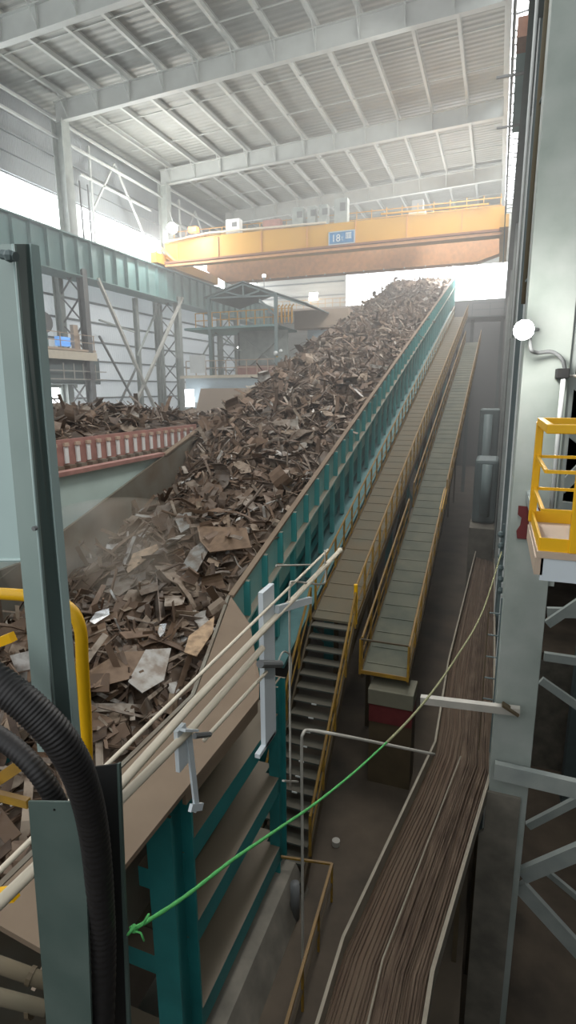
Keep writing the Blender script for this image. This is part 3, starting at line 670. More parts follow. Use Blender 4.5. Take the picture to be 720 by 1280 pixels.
# yellow kerb rail on the floor by the stair foot
t = thing('pit_edge_rail', 'thin yellow angle rail edging the pit at the foot of the stairs', 'edge rail', (-3, 8, FLOOR))
P = [(-3.88,9.55,-9.2),(-2.67,9.75,-9.2)]; Q = [(-2.67,9.75,-9.2),(-2.3,5.6,-9.2)]
a, b, c = at(345,1070,z=-9.1), at(415,1080,z=-9.1), at(352,1300,z=-9.1)
MB().bar(a, b, .04, .04).build('rail', 'yellow_dusty', t); MB().bar(b, c, .05, .05).build('rail', 'yellow_dusty', t)
MB().bar(b-V((0,0,.45)), c-V((0,0,.45)), .03, .03).build('rail', 'stringer', t)
for f in (0, .33, .66, 1): p = b.lerp(c, f); MB().bar(p, V((p.x,p.y,FLOOR)), .04, .04).build('post', 'yellow_dusty', t)
MB().bar(a, V((a.x,a.y,FLOOR)), .04, .04).build('post', 'yellow_dusty', t)
o = MB().disc_z(at(420,1056,z=FLOOR), .09, .12, 14).build('floor_can', 'pipe_grey'); tag(o, 'small pale round can lying on the dark floor right of the stair foot', 'can')

# ================================================================== CABLE TRAY
tz = -7.0
Lp = [(-.42,24.6),(-.73,13.9),(-.70,10.3),(-1.40,5.7),(-1.46,2.4)]
Rp = [(.36,23.8),(.40,14),(.40,10.0),(-.27,5.66),(-.40,2.4)]
t = thing('cable_trough', 'wide dusty brown cable trough bending left below the near column', 'cable tray', (-.3, 10, tz-.2))
for i in range(4):
    (a, b), (c, d) = (Lp[i], Lp[i+1]), (Rp[i], Rp[i+1])
    MB().prism([(*a, tz-.16), (*c, tz-.16), (*d, tz-.16), (*b, tz-.16)], (0,0,-.04)).build('bottom_plate', 'tray', t)
    MB().bar((*a, tz-.05), (*b, tz-.05), .04, .28).build('side_rail', 'tray_rim', t); MB().bar((*c, tz-.05), (*d, tz-.05), .05, .28).build('side_rail', 'tray_rim', t)
for i, y in enumerate((4.5, 8.5, 12.5, 17, 21.5)):
    xm = -.9 if y < 6 else -.5 if y < 10 else -.2
    MB().bar((xm-.4, y, tz-.3), (xm+.5, y, tz-.3), .1, .12).build('bearer', 'stringer', t)
    for dx in (-.35, .45): MB().bar((xm+dx, y, tz-.36), (xm+dx, y, FLOOR if xm+dx < .1 else (PIT if y < 22 else FLOOR)), .08, .08).build('post', 'stringer', t)
def trlerp(f, j): 
    return V((Lp[j][0]*(1-f)+Rp[j][0]*f, Lp[j][1]*(1-f)+Rp[j][1]*f, tz))
mb = MB()
for k in range(26):
    f = .47+.5*(k/25); w = random.uniform(-.015,.015); r = random.choice((.008,.011,.015,.02))
    zz = -.145+random.uniform(0,.035)
    P = [trlerp(f+w*random.uniform(-1,1), j)+V((0,0,zz)) for j in range(5)]
    P2 = []
    for i in range(4):
        for s in range(5):
            q = P[i].lerp(P[i+1], s/5); q += V((random.uniform(-.012,.012), 0, random.uniform(-.008,.008))); P2.append(q)
    P2.append(P[-1])
    o = MB().tube(P2, r, 6).build('cable', 'cable', smooth=True)
    tag(o, 'long dusty brown cable lying lengthwise in the right half of the cable trough', 'cable', 'cables lying in the trough')
for k in range(9):
    f = .06+.36*(k/8); r = random.choice((.008,.012))
    P = [trlerp(f+random.uniform(-.02,.02), j)+V((0,0,-.14)) for j in range(5)]
    o = MB().tube(smooth_path(P, 3), r, 6).build('cable', 'cable', smooth=True)
    tag(o, 'thin half-buried cable in the left half of the cable trough', 'cable', 'thin cables on the left of the trough')
o = MB().tube([trlerp(.46, j)+V((0,0,-.04)) for j in range(2,5)], .014, 6).build('divider_rod', 'tray_rim'); tag(o, 'pale thin rod dividing the cable trough lengthwise', 'rod')
# bracket arm over the trough
t = thing('bracket_arm', 'pale grey channel arm reaching left from the near right column over the trough', 'bracket', (0, 9.4, -5.4))
MB().bar(at(526,874,y=9.15), at(650,889,y=9.15), .12, .13).build('channel', 'pipe_grey', t)
MB().bar(at(628,880,y=9.1), at(648,893,y=9.1), .14, .04).build('clamp', 'stringer', t)
# lattice of little insulators at right of trough
t = thing('insulator_string', 'row of grey fittings fixed down the post beside the trough', 'fittings', (.3, 13.5, -5))
a = at(628,715,y=14)
for k in range(6):
    p = at(626, 668+k*14, y=13.6); MB().sphere(p, .07, 8, 1.2).build('fitting', 'machine', t)
MB().bar(at(630,655,y=13.7), at(622,770,y=13.7), .05, .05).build('rod', 'machine', t)
t = thing('post_ladder', 'narrow ladder down the left edge of the near right column', 'ladder', (.25, 9.9, -6))
for u in (620, 612): 
    pass
aa, bb = at(619,760,y=9.9), at(612,940,y=9.9)
MB().bar((aa.x-.1, 9.9, aa.z), (aa.x-.1, 9.9, bb.z), .02, .02).build('stile', 'stringer', t); MB().bar((aa.x+.1, 9.9, aa.z+.2), (aa.x+.1, 9.9, bb.z), .03, .03).build('stile', 'machine', t)
for k in range(5): MB().bar((aa.x-.1, 9.9, aa.z-.1-k*.42), (aa.x+.1, 9.9, aa.z-.1-k*.42), .02, .02).build('rung', 'machine', t)
# machinery behind the trough
t = thing('switch_cabinet', 'grey-green machine cabinet on a concrete block behind the cable trough', 'machine', (-.2, 27, FLOOR))
MB().box(-.75, .3, 27, 29, -6.2, -3.2).build('casing', 'machine', t, bevel=.15)
MB().box(-.8, .3, 26, 29.5, FLOOR, -6.2).build('base_block', 'concrete', t, bevel=.03)
MB().tube([(-.2, 26.9, -5.8), (-.2, 26.9, -3.4)], .22, 12).build('cylinder', 'house_steel', t, smooth=True)
t = thing('switch_cabinet', 'second, farther grey machine cabinet in the haze at the right', 'machine', (-.2, 36, FLOOR))
MB().box(-.9, .25, 36, 38, -8, -1.2).build('casing', 'machine', t, bevel=.1); MB().tube([(-.4, 35.8, -7.8), (-.4, 35.8, -1.5)], .25, 12).build('cylinder', 'house_steel', t, smooth=True)
o = MB().box(.45, 1.3, 24.2, 35, FLOOR, 8).build('partition', 'dark_wall'); tag(o, 'dull sheeting between the second and third right columns', 'partition')
o = MB().box(.45, 1.3, 37.6, 76, FLOOR, 8).build('partition', 'dark_wall'); tag(o, 'far dull sheeting behind the third right column', 'partition')

# ================================================================== DRIVE HOUSE
t = thing('drive_house', 'two-level steel drive house with a gabled roof at the left background', 'building', (-19.5, 41, 1))
MB().box(-24.0, -15.3, 40, 45, 1.0, 1.22).build('lower_deck', 'cream', t)
MB().box(-23.4, -15.8, 39.98, 45, 4.66, 4.82).build('upper_deck', 'girder_green', t)
MB().box(-23.6, -15.3, 40.2, 44.8, -.9, 1.0).build('base_wall', 'house_blue', t)
MB().box(-19.6, -15.5, 42, 42.15, 1.2, 4.6).build('back_panel', 'steel_column', t)
for x in (-21.2, -15.7):
    MB().bar((x, 40.1, 1.2), (x, 40.1, 7.0), .22, .22).build('post', 'house_steel', t)
for x in (-22.8, -20.3, -17.6): MB().bar((x, 43.5, 1.2), (x, 43.5, 4.7), .18, .18).build('post', 'brace_dark', t)
for a, b in (((-21.2,41,4.5),(-23,41,2)), ((-21.2,41,4.5),(-19,41,3)), ((-19.4,41.9,1.4),(-15.8,41.9,4.3)), ((-15.8,41.9,1.4),(-19.4,41.9,4.3))): MB().bar(a, b, .1, .1).build('diagonal', 'steel_column', t)
mb = MB()
for a, b in (((-21.2,40.1,6.95),(-18.3,40.1,7.75)), ((-18.3,40.1,7.75),(-13.4,40.1,6.0)), ((-21.2,40.1,6.95),(-15.7,40.1,6.8)), ((-18.3,40.1,7.75),(-18.3,40.1,6.9)), ((-19.8,40.1,7.3),(-18.3,40.1,6.9)), ((-17,40.1,7.2),(-18.3,40.1,6.9)), ((-15.7,40.1,5.4),(-17,40.1,6.6))): mb.bar(a, b, .12, .12)
mb.build('roof_truss', 'house_steel', t)
rf = MB(); rf.prism([(-21.6,40,6.95),(-18.3,40,7.9),(-18.3,40,7.98),(-21.6,40,7.03)], (0,6.5,0)); rf.prism([(-18.3,40,7.9),(-13.2,40,6.05),(-13.2,40,6.13),(-18.3,40,7.98)], (0,6.5,0)); rf.build('roof', 'roof_sheet', t)
def rails(t, x0, x1, y, z, n, m):
    for k in range(n): x = x0+(x1-x0)*k/(n-1); MB().bar((x,y,z), (x,y,z+1.1), .06, .06).build('rail_post', m, t)
    for dz in (.55, 1.1): MB().bar((x0,y,z+dz), (x1,y,z+dz), .06, .06).build('rail', m, t)
rails(t, -23.4, -15.5, 40, 1.22, 10, 'tan_hopper'); rails(t, -22.6, -14.6, 40.4, 4.82, 12, 'crane_yellow')
for k in range(5): MB().tube([(-15.6+k*.28,40.2,4.9),(-15.6+k*.28,40.2,6.0),(-15.45+k*.28,40.2,6.15)], .05, 6).build('ladder_hoop', 'crane_yellow', t)
MB().box(-19.2, -16, 40.6, 41.4, 1.22, 1.9).build('drive_unit', 'rust_red', t); 
o = MB().box(-22.9, -21.6, 39.7, 39.95, 1.4, 2.75).build('notice_box', 'white', bevel=.03); tag(o, 'white square cabinet hung on the lower rail of the drive house', 'cabinet')
o = MB().prism([(-21.6,39,.2),(-15.2,39,.2),(-15.2,39,-1.7),(-22.2,39,-1.7)], (0,1.1,0)).build('tan_hopper', 'tan_hopper'); tag(o, 'tan sloping hopper plate below the drive house', 'hopper')
o = struct(MB().box(-23.1, -22.3, 39.1, 39.15, -1.2, .15).build('window_5', 'glazing'))
o = MB().box(-15.2, -11.4, 46, 46.2, -3, 4.9).build('pale_hoarding', 'house_blue'); tag(o, 'plain pale blue wall sheet behind the conveyor left of the scrap', 'sheet wall')
o = MB().box(-16.2, -11.6, 45.5, 47, 5.0, 6.4).build('box_beam', 'tan_hopper'); tag(o, 'dusty tan box beam lying over the pale blue wall sheet', 'beam')
t = thing('upright_shape', 'unidentified slim upright shape with round white heads at the right end of the lower deck', 'upright shape', (-15.4, 39.6, 1.2))  # unidentified upright shape, built as a made-up post with round heads
MB().tube([(-15.5,39.7,1.2),(-15.5,39.7,2.5)], .1, 8).build('stem', 'yellow_dusty', t)
MB().sphere((-15.6,39.7,2.7), .18, 10).build('head', 'white', t, smooth=True); MB().sphere((-15.2,39.7,2.85), .14, 10).build('head', 'white', t, smooth=True)
MB().box(-15.6,-15.2,39.6,39.9,1.8,2.4).build('panel', 'house_steel', t)
t = thing('far_guard_rail', 'pale yellow railing at the foot of the bright far opening', 'handrail', (-23, 74, 10))
rails(t, -29, -14, 74, 10.6, 16, 'crane_yellow'); MB().box(-33, -14, 73.5, 76.5, 10.3, 10.6).build('deck', 'tan_hopper', t)
for x in (-32, -24, -16): MB().bar((x,75,FLOOR), (x,75,10.3), .4, .4).build('post', 'steel_column', t)
o = MB().box(-24.1, -23.0, 73.6, 74, 11.6, 12.5).build('far_lamp_box', 'lamp_small'); tag(o, 'small glowing box at the left of the far opening', 'lamp')

# ================================================================== CREAM RAILS IN THE FOREGROUND
XR_ = -2.2
def xr(u, v, x=XR_): return at(u, v, x=x)
for nm, pts, r, m, lab in (
    ('cream_rail', [xr(-40,1124), xr(0,1088), xr(145,945), xr(240,853), xr(410,687)], .016, 'cream', 'thin topmost cream rail of the foreground set'),
    ('cream_rail', [xr(-40,1165), xr(0,1128), xr(145,987), xr(240,880), xr(425,688)], .034, 'cream', 'thick cream rail with a capped end pointing up the hall'),
    ('cream_rail', [xr(150,1000), xr(240,910), xr(328,810)], .034, 'cream', 'second thick cream rail ending at the white bracket'),
    ('cream_rail', [xr(255,925), xr(333,840)], .02, 'cream', 'thin lowest cream rail ending at the white bracket')):
    t = thing(nm, lab, 'rail', pts[0]); MB().tube(pts, r, 10).build('pipe', m, t, smooth=True)
    if 'capped' in lab: MB().sphere(pts[-1], r*1.35, 10).build('end_cap', m, t, smooth=True)
t = thing('rail_bracket', 'upright white plate bracket carrying the cream rails', 'bracket', xr(338,935))
a, b = xr(333,742), xr(347,742); c = xr(338,935)
MB().box(-2.3, -2.24, a.y, b.y, c.z, a.z).build('plate', 'bracket_white', t, bevel=.004)
MB().box(-2.3, -2.24, a.y-.18, b.y-.02, c.z, c.z+.05).build('foot', 'bracket_white', t)
MB().bar(xr(346,762), xr(388,750), .05, .09).build('arm', 'bracket_white', t)
MB().tube([xr(325,830), xr(350,830)], .045, 10).build('clamp', 'brace_dark', t)
MB().tube([(-2.27, xr(338,830).y, xr(338,830).z), (-2.27, xr(338,830).y, xr(338,830).z-.12)], .03, 8).build('bolt', 'brace_dark', t)
t = thing('rail_bracket', 'small white hooked bracket hanging under the near end of the rails', 'bracket', xr(240,960))
a, b = xr(222,915), xr(236,953)
MB().box(-2.24, -2.2, a.y, a.y+.13, b.z, a.z).build('plate', 'bracket_white', t, bevel=.004)
MB().bar(xr(235,912), xr(246,1012), .02, .07).build('hanger', 'bracket_white', t); MB().bar(xr(238,1010), xr(252,1008), .03, .06).build('foot', 'bracket_white', t)
MB().bar(xr(225,912), xr(242,912), .1, .02).build('top_plate', 'bracket_white', t)
MB().tube([xr(243,920), xr(262,918)], .025, 8).build('clamp', 'brace_dark', t)
t = thing('bent_pipe', 'thin white pipe loop bent down beside the white bracket', 'pipe', xr(363,980))
MB().tube(smooth_path([xr(406,688), xr(407,722), xr(403,730), xr(385,729), xr(367,727), xr(362,736), xr(362,800), xr(363,985)], 4), .014, 8).build('pipe', 'pipe_grey', t, smooth=True)
MB().tube(smooth_path([xr(347,830), xr(352,817), xr(358,815), xr(364,824), xr(363,850)], 4), .011, 8).build('hose_loop', 'pipe_grey', t, smooth=True)
MB().bar(xr(354,976), xr(372,977), .03, .02).build('stop', 'pipe_grey', t)
MB().tube([xr(345,707,-3), xr(388,706,-3)], .018, 6).build('stub', 'pipe_grey', t)
t = thing('grey_pipe', 'thin grey pipe rising and turning right towards the cable trough', 'pipe', (-2.3, 7.2, FLOOR))
a = at(378,1075,x=-2.4); 
E1 = at(543,943,y=8.6)
MB().tube(smooth_path([(a.x,a.y,FLOOR),(a.x,a.y,-7), at(377,940,x=-2.4), at(379,917,x=-2.38), at(388,913,x=-2.33), at(420,918,y=7.2), at(480,930,y=7.9), E1], 5), .025, 8).build('pipe', 'pipe_grey', t, smooth=True)
# rope
R0 = [(-1.16,1.42,-2.02),(-1.04,2.0,-2.20),(-.91,3.0,-2.61),(-.72,3.7,-2.74),(-.48,4.5,-2.77),(-.27,6.0,-3.02),(.16,8.0,-2.64),(.28,9.28,-2.6)]
R0 = [at(165,1163,y=1.4), at(228,1123,y=1.65), at(292,1074,y=2.0), at(345,1038,y=2.4), at(400,1000,y=3), at(460,950,y=3.7), at(520,890,y=4.6), at(565,830,y=5.8), at(603,765,y=7.6), at(627,690,y=9.3)]
t = thing('tie_rope', 'thin rope, green near and grey far, strung from the channel to the near column', 'rope', R0[0])
sp = smooth_path(R0, 8)
MB().tube(sp[:44], .0075, 8, rf=lambda i: .0075 + .0013*(i%2)).build('green_length', 'rope_green', t, smooth=True)
MB().tube(sp[43:], .011, 8).build('faded_length', 'rope_fade', t, smooth=True)
mb = MB(); k0 = R0[0]
mb.tube([k0+V((.012*math.cos(a*.9), .006*a*.3, .012*math.sin(a*.9)-.004*a*.2)) for a in range(14)], .006, 6)
mb.tube([k0, at(160,1168,y=1.38), at(168,1158,y=1.39)], .006, 6); mb.tube([k0, at(178,1156,y=1.42), at(186,1143,y=1.42)], .005, 6); mb.tube([k0, at(176,1166,y=1.4), at(180,1176,y=1.41)], .004, 6)
mb.build('knot', 'rope_green', t, smooth=True)

# ================================================================== CABIN SIDE: POST, HOOP, HOSES, CHANNEL
t = thing('cabin_post', 'tall grey-green folded steel post with pale side panel in the left foreground', 'post', at(60,900,y=1.25))
def q(u, v, y=1.2): return at(u, v, y=y)
A0, A1 = q(-4,310), q(46,905)      # groove edge
def edge(u0, v0, u1, v1, y): return at(u0,v0,y=y), at(u1,v1,y=y)
g0, g1 = edge(-10,305, 47,940, 1.22)
m0, m1 = edge(16,305, 71,940, 1.20)
r0, r1 = edge(38,305, 95,950, 1.27)
off = V((.0,.012,0))
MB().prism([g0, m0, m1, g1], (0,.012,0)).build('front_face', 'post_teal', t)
MB().prism([m0, r0, r1, m1], (-.004,.012,0)).build('side_face', 'post_shaded', t)  # shade on the side of the fold put into a darker colour
MB().tube([m0, m1], .0035, 8).build('fold_edge', 'panel_teal', t, smooth=True)
MB().tube([r0, r1], .004, 8).build('outer_edge', 'panel_teal', t, smooth=True)
MB().bar(r0+V((0,.01,0)), r1+V((0,.01,0)), .012, .03).build('return_flange', 'panel_teal', t)
for v in (660,): 
    c = at(45, v, y=1.19); MB().disc_z(c, .007, -.01, 8, (0,1,0)).build('bolt', 'brace_dark', t)
c = at(22, 775, y=1.18)
mb = MB(); mb.tube([at(2,318,y=1.18), at(20,321,y=1.18)], .012, 8); mb.sphere(at(12,320,y=1.175), .016, 8); mb.build('top_clamp', 'machine', t)
MB().prism([at(-4,308,y=1.235), at(31,700,y=1.235), at(-160,700,y=1.235), at(-160,308,y=1.235)], (0,.01,0)).build('side_panel', 'panel_teal', t)
MB().tube([at(31,700,y=1.235), at(-160,700,y=1.235)], .006, 6).build('panel_edge', 'panel_teal', t)
# yellow hoop
t = thing('yellow_hoop', 'thick bright yellow bent handrail behind the grey-green post', 'handrail', at(110,945,y=1.5))
P = [at(-120,738,y=1.5), at(0,742,y=1.5), at(55,748,y=1.5), at(86,760,y=1.5), at(100,785,y=1.5), at(103,830,y=1.5), at(107,900,y=1.5), at(109,990,y=1.5)]
MB().tube(smooth_path(P, 5), .023, 12).build('outer_tube', 'yellow', t, smooth=True)
MB().bar(at(-40,818,y=1.62), at(16,796,y=1.62), .03, .04).build('side_stub', 'yellow', t)
P = [at(70,772,y=1.62), at(80,790,y=1.62), at(86,815,y=1.62), at(92,850,y=1.62), at(97,900,y=1.62), at(101,990,y=1.62)]
MB().tube(smooth_path(P, 5), .016, 12).build('inner_tube', 'yellow', t, smooth=True)
t = thing('yellow_angle', 'dusty yellow square bars crossing low at the left edge', 'bar', at(0,985,y=1.9))
MB().bar(at(-40,1000,y=1.9), at(42,945,y=1.9), .03, .06).build('upper_bar', 'yellow_dusty', t)
MB().bar(at(-40,985,y=1.8), at(36,1004,y=1.8), .03, .045).build('lower_bar', 'yellow_dusty', t)
o = MB().bar(at(-40,1125,y=1.9), at(18,1117,y=1.9), .05, .07).build('yellow_plate', 'yellow'); tag(o, 'bright yellow bar end low at the left edge behind the channel', 'bar')
for i, (a, b, r, m, lab) in enumerate((((-30,1195), (60,1228), .045, 'pipe_grey', 'upper dusty pipe low at the left edge'), ((-30,1238), (60,1262), .045, 'machine', 'lower dusty pipe low at the left edge'))):
    t = thing('low_pipe', lab, 'pipe', at(*a, y=2.0)); MB().tube([at(*a,y=2.0), at(*b,y=2.1)], r, 10).build('pipe', 'deck_dusty', t, smooth=True)
    c = at(a[0]+66, a[1]+24, y=2.07); MB().tube([c, c+(at(*b,y=2.1)-c).normalized()*.03], r*1.2, 10).build('joint', 'stringer', t)
# channel
t = thing('cable_channel', 'tall grey-green steel channel holding the black hoses', 'channel', at(90,1280,y=1.35))
MB().prism([at(35,1002,y=1.28), at(104,1003,y=1.28), at(116,1330,y=1.28), at(62,1330,y=1.28)], (0,.008,0)).build('front_plate', 'channel_green', t)
MB().prism([at(146,955,y=1.46), at(149,955,y=1.46), at(164,1330,y=1.46), at(160,1330,y=1.46)], (0,.012,0)).build('right_edge', 'channel_green', t)
MB().prism([at(95,962,y=1.475), at(148,955,y=1.475), at(163,1330,y=1.475), at(100,1330,y=1.475)], (0,.008,0)).build('back_plate', 'black', t)  # dark inside of the channel put into the plate as black
MB().disc_z(at(68,1012,y=1.279), .004, -.003, 8, (0,1,0)).build('bolt', 'black', t)
def corrugated(pts, r, name, m, par, amp=.022):
    sp = smooth_path(pts, 44)
    return MB().tube(sp, r, 16, rf=lambda i: r*(1+amp*(1 if i%4 < 2 else -1))).build(name, m, par, smooth=True)
t = thing('corrugated_hose', 'thick black corrugated hose curving down into the steel channel', 'hose', at(60,900,y=1.3))
corrugated([at(-60,812,y=1.06), at(0,855,y=1.07), at(44,891,y=1.09), at(80,932,y=1.12), at(104,982,y=1.18), at(118,1045,y=1.26), at(126,1130,y=1.33), at(129,1210,y=1.36), at(126,1340,y=1.36)], .048, 'hose_body', 'hose', t)
t = thing('corrugated_hose', 'second, slimmer black corrugated hose tucked under the thick one', 'hose', at(40,950,y=1.4))
corrugated([at(-60,890,y=1.38), at(0,922,y=1.4), at(45,962,y=1.4), at(76,1015,y=1.42), at(90,1080,y=1.42), at(95,1330,y=1.42)], .038, 'hose_body', 'hose', t)

# ================================================================== SCRAP
def nz(x, y, s=1.): return noise.noise(V((x*s, y*s, 3.7)))
def heap_z(x, y):
    if y >= 9: base = cz(y)-.35
    else:
        base = cz(9)-.35 - .35*min(1, (9-y)/4)
    f = (x+11)/6.0                       # 0 left .. 1 right
    h = .35*math.sin(math.pi*max(0, min(1, f)))
    left = max(0, 1-f/.35)
    k = max(0, min(1, (20-y)/4))
    h += left*(-1.5*k + .45*(1-k))
    h += .22*nz(x, y, .5) + .12*nz(x, y, 1.6)
    if y < 8 and x > -5.2: h -= .5*min(1, (x+5.2)/1.0)
    return base + h
def pile_z(x, y):
    r = math.sqrt(((x+17)/6.2)**2 + ((y-19)/10.0)**2)
    return -1.72 + .92*max(0, 1-r**2) + .2*nz(x, y, .6) + .1*nz(x, y, 1.7) - max(0, r-1)*1.5
def surf(name, lab, x0, x1, y0, y1, st, fz, skip=None, depth=1.2):
    mb = MB(); nx = int((x1-x0)/st)+1; nyy = int((y1-y0)/st)+1
    for j in range(nyy):
        for i in range(nx):
            x = x0+(x1-x0)*i/(nx-1); y = y0+(y1-y0)*j/(nyy-1)
            if skip: x = skip(x, y)
            mb.v.append(V((x, y, fz(x, y)-.12)))
    for j in range(nyy-1):
        for i in range(nx-1): a = j*nx+i; mb.f.append((a, a+1, a+nx+1, a+nx))
    o = mb.build(name, 'scrap_dark'); tag(o, lab, 'scrap', kind='stuff'); return o
def clampx(x, y):
    lim = -3.95 if y < 6.4 else -3.95 - (y-6.4)/3.6*1.13 if y < 10 else -5.09
    f = (x+10.95)/(10.95-5.05); return -10.95 + f*(lim+10.95)
surf('scrap_bed', 'fine dark packed scrap and dust filling the trough between the larger pieces', -10.95, -5.05, 1.5, 65.3, .3, heap_z, clampx)
surf('scrap_pile', 'brown rear scrap pile standing behind the rust red slotted wall', -23, -12.4, 6, 32, .4, pile_z)

def shard_pts(kind, s, rnd):
    """returns closed thin solids in local coords (verts, faces)"""
    mb = MB(); t = .012*s+.006
    if kind == 'plate':
        L_, W_ = s*rnd.uniform(.7,1.2), s*rnd.uniform(.35,.75); b = rnd.uniform(-.12,.12)*s; n = 3
        top = []
        for i in range(n+1):
            u = i/n; z = b*math.sin(math.pi*u); w = W_*rnd.uniform(.75,1.05)/2; sh = rnd.uniform(-.1,.1)*s
            top.append(((u-.5)*L_, -w+sh, z+rnd.uniform(-.03,.03)*s)); top.append(((u-.5)*L_+rnd.uniform(-.06,.06)*s, w+sh, z+rnd.uniform(-.05,.05)*s))
    elif kind == 'strip':
        L_, W_ = s*rnd.uniform(1.1,2.3), s*rnd.uniform(.03,.1); b = rnd.uniform(-.3,.3)*s; n = 4; top = []
        tw = rnd.uniform(-.8,.8)
        for i in range(n+1):
            u = i/n; z = b*math.sin(math.pi*u); a = tw*u
            top.append(((u-.5)*L_, -W_*math.cos(a), z-W_*math.sin(a))); top.append(((u-.5)*L_, W_*math.cos(a), z+W_*math.sin(a)))
    elif kind == 'curl':
        L_, W_ = s*.5, s*rnd.uniform(.5,.8); n = 6; top = []; r = s*.3; an = rnd.uniform(1.6,3.2)
        for i in range(n+1):
            a = an*i/n; x = r*math.sin(a)*1.2; z = r*(1-math.cos(a))
            k = 1-.3*i/n; top.append((x, -W_/2*k, z)); top.append((x, W_/2*k, z))
    elif kind == 'rod':
        pts = [V((-s*.8,0,0)), V((-s*.3,rnd.uniform(-.1,.1)*s,rnd.uniform(-.1,.15)*s)), V((s*.3,rnd.uniform(-.15,.15)*s,rnd.uniform(-.1,.15)*s)), V((s*.8,0,rnd.uniform(-.1,.1)*s))]
        mb.tube(pts, .028*s+.008, 5); return mb
    else:   # angle section
        L_ = s*rnd.uniform(.9,1.4); w = s*.16
        mb.prism([(-L_/2,0,0),(-L_/2,w,0),(-L_/2,w,t),(-L_/2,t,t),(-L_/2,t,w),(-L_/2,0,w)], (L_,0,0)); return mb
    m = len(top); vs = top + [(x,y,z-t) for x,y,z in top]; fs = []
    for i in range(n):
        a = 2*i; fs += [(a, a+2, a+3, a+1), (m+a, m+a+1, m+a+3, m+a+2), (a, m+a, m+a+2, a+2), (a+1, a+3, m+a+3, m+a+1)]
    fs += [(0,1,m+1,m), (m-2, 2*m-2, 2*m-1, m-1)]
    mb.add(vs, fs); return mb
def placement(x, y, fz, rnd, tilt=.55, lift=0.):
    e = .25; nx = (fz(x-e,y)-fz(x+e,y))/(2*e); ny_ = (fz(x,y-e)-fz(x,y+e))/(2*e)
    n = V((nx, ny_, 1)).normalized()
    rot = V((0,0,1)).rotation_difference(n).to_matrix().to_4x4()
    m = Matrix.Rotation(rnd.uniform(0,6.283), 4, 'Z') @ Matrix.Rotation(rnd.gauss(0,tilt), 4, 'Y') @ Matrix.Rotation(rnd.gauss(0,tilt*.7), 4, 'X')
    return Matrix.Translation(V((x, y, fz(x,y)+lift))) @ rot @ m
rnd = random.Random(11)
def stuff_field(name, lab, n, xr_, ys, fz, s0, s1, lim=None, m='scrap'):
    mb = MB(); protos = {k: [shard_pts(k, 1., rnd) for _ in range(14)] for k in ('plate','strip','curl','rod','angle')}
    for i in range(n):
        y = ys(rnd); x = rnd.uniform(*xr_)
        if lim:
            lo, hi = lim(y)
            x = rnd.uniform(lo, hi)
        s = rnd.uniform(s0, s1)*rnd.choice((.6, .8, 1, 1, 1.3, 1.6))
        k = rnd.choices(('plate','strip','curl','rod','angle'), (4.2,5,.7,2.2,1.6))[0]
        p = rnd.choice(protos[k]); mx = placement(x, y, fz, rnd, .5, rnd.uniform(-.1,.12)) @ Matrix.Scale(s, 4)
        mb.add([mx @ v for v in p.v], p.f)
    o = mb.build(name, m); tag(o, lab, 'scrap', kind='stuff'); return o
def lim(y):
    hi = -4.15 if y < 6.4 else -4.15 - (y-6.4)/3.6*1.0 if y < 10 else -5.3
    return (-10.6, hi) if y < 19 else (-11.1, hi)
stuff_field('loose_scrap', 'thousands of small rusty scrap cuttings covering the inclined conveyor', 8500, (-10.6,-5.3), lambda r: 2+ (r.random()**1.45)*63, heap_z, .25, .62, lim)
stuff_field('loose_scrap', 'thousands of small rusty cuttings covering the rear scrap pile', 2600, (-21,-12.6), lambda r: 7+r.random()*23, pile_z, .3, .75)
# the large pieces, each on its own
kinds = [('plate','scrap_plate',9), ('strip','scrap_strip',6), ('curl','curled_scrap_sheet',3), ('rod','scrap_rod',3), ('angle','scrap_angle',3)]
def mesh_of(mb, name, m):
    me = bpy.data.meshes.new(name); me.from_pydata([tuple(v) for v in mb.v], [], mb.f); me.update(); me.materials.append(M[m]); return me
lib = {}
for k, nm, n in kinds: lib[k] = (nm, [mesh_of(shard_pts(k, 1., rnd), nm, 'scrap') for _ in range(n)])
glab = {'plate': ('rusty flat scrap plate lying among the cuttings on the conveyor heap','scrap plates on the conveyor heap'),
        'strip': ('narrow rusty scrap strip lying among the cuttings on the conveyor heap','scrap strips on the conveyor heap'),
        'curl': ('rusty curled scrap sheet lying among the cuttings on the conveyor heap','curled scrap sheets on the conveyor heap'),
        'rod': ('bent rusty scrap rod lying among the cuttings on the conveyor heap','scrap rods on the conveyor heap'),
        'angle': ('rusty scrap angle section lying among the cuttings on the conveyor heap','scrap angles on the conveyor heap')}
for i in range(296):
    y = 2.6+(rnd.random()**1.25)*25; lo, hi = lim(y); x = rnd.uniform(lo+.3, hi-.35)
    k = rnd.choices([a[0] for a in kinds], (5,5,1,2,1.4))[0]
    nm, ms = lib[k]; s = rnd.uniform(.5, 1.0)*rnd.choice((.8, 1, 1, 1.35))
    if k in ('strip','rod'): s *= .9
    o = bpy.data.objects.new(nm, rnd.choice(ms)); C.objects.link(o)
    o.matrix_world = placement(x, y, heap_z, rnd, .32, .12) @ Matrix.Scale(s, 4)
    tag(o, glab[k][0], 'scrap', glab[k][1])
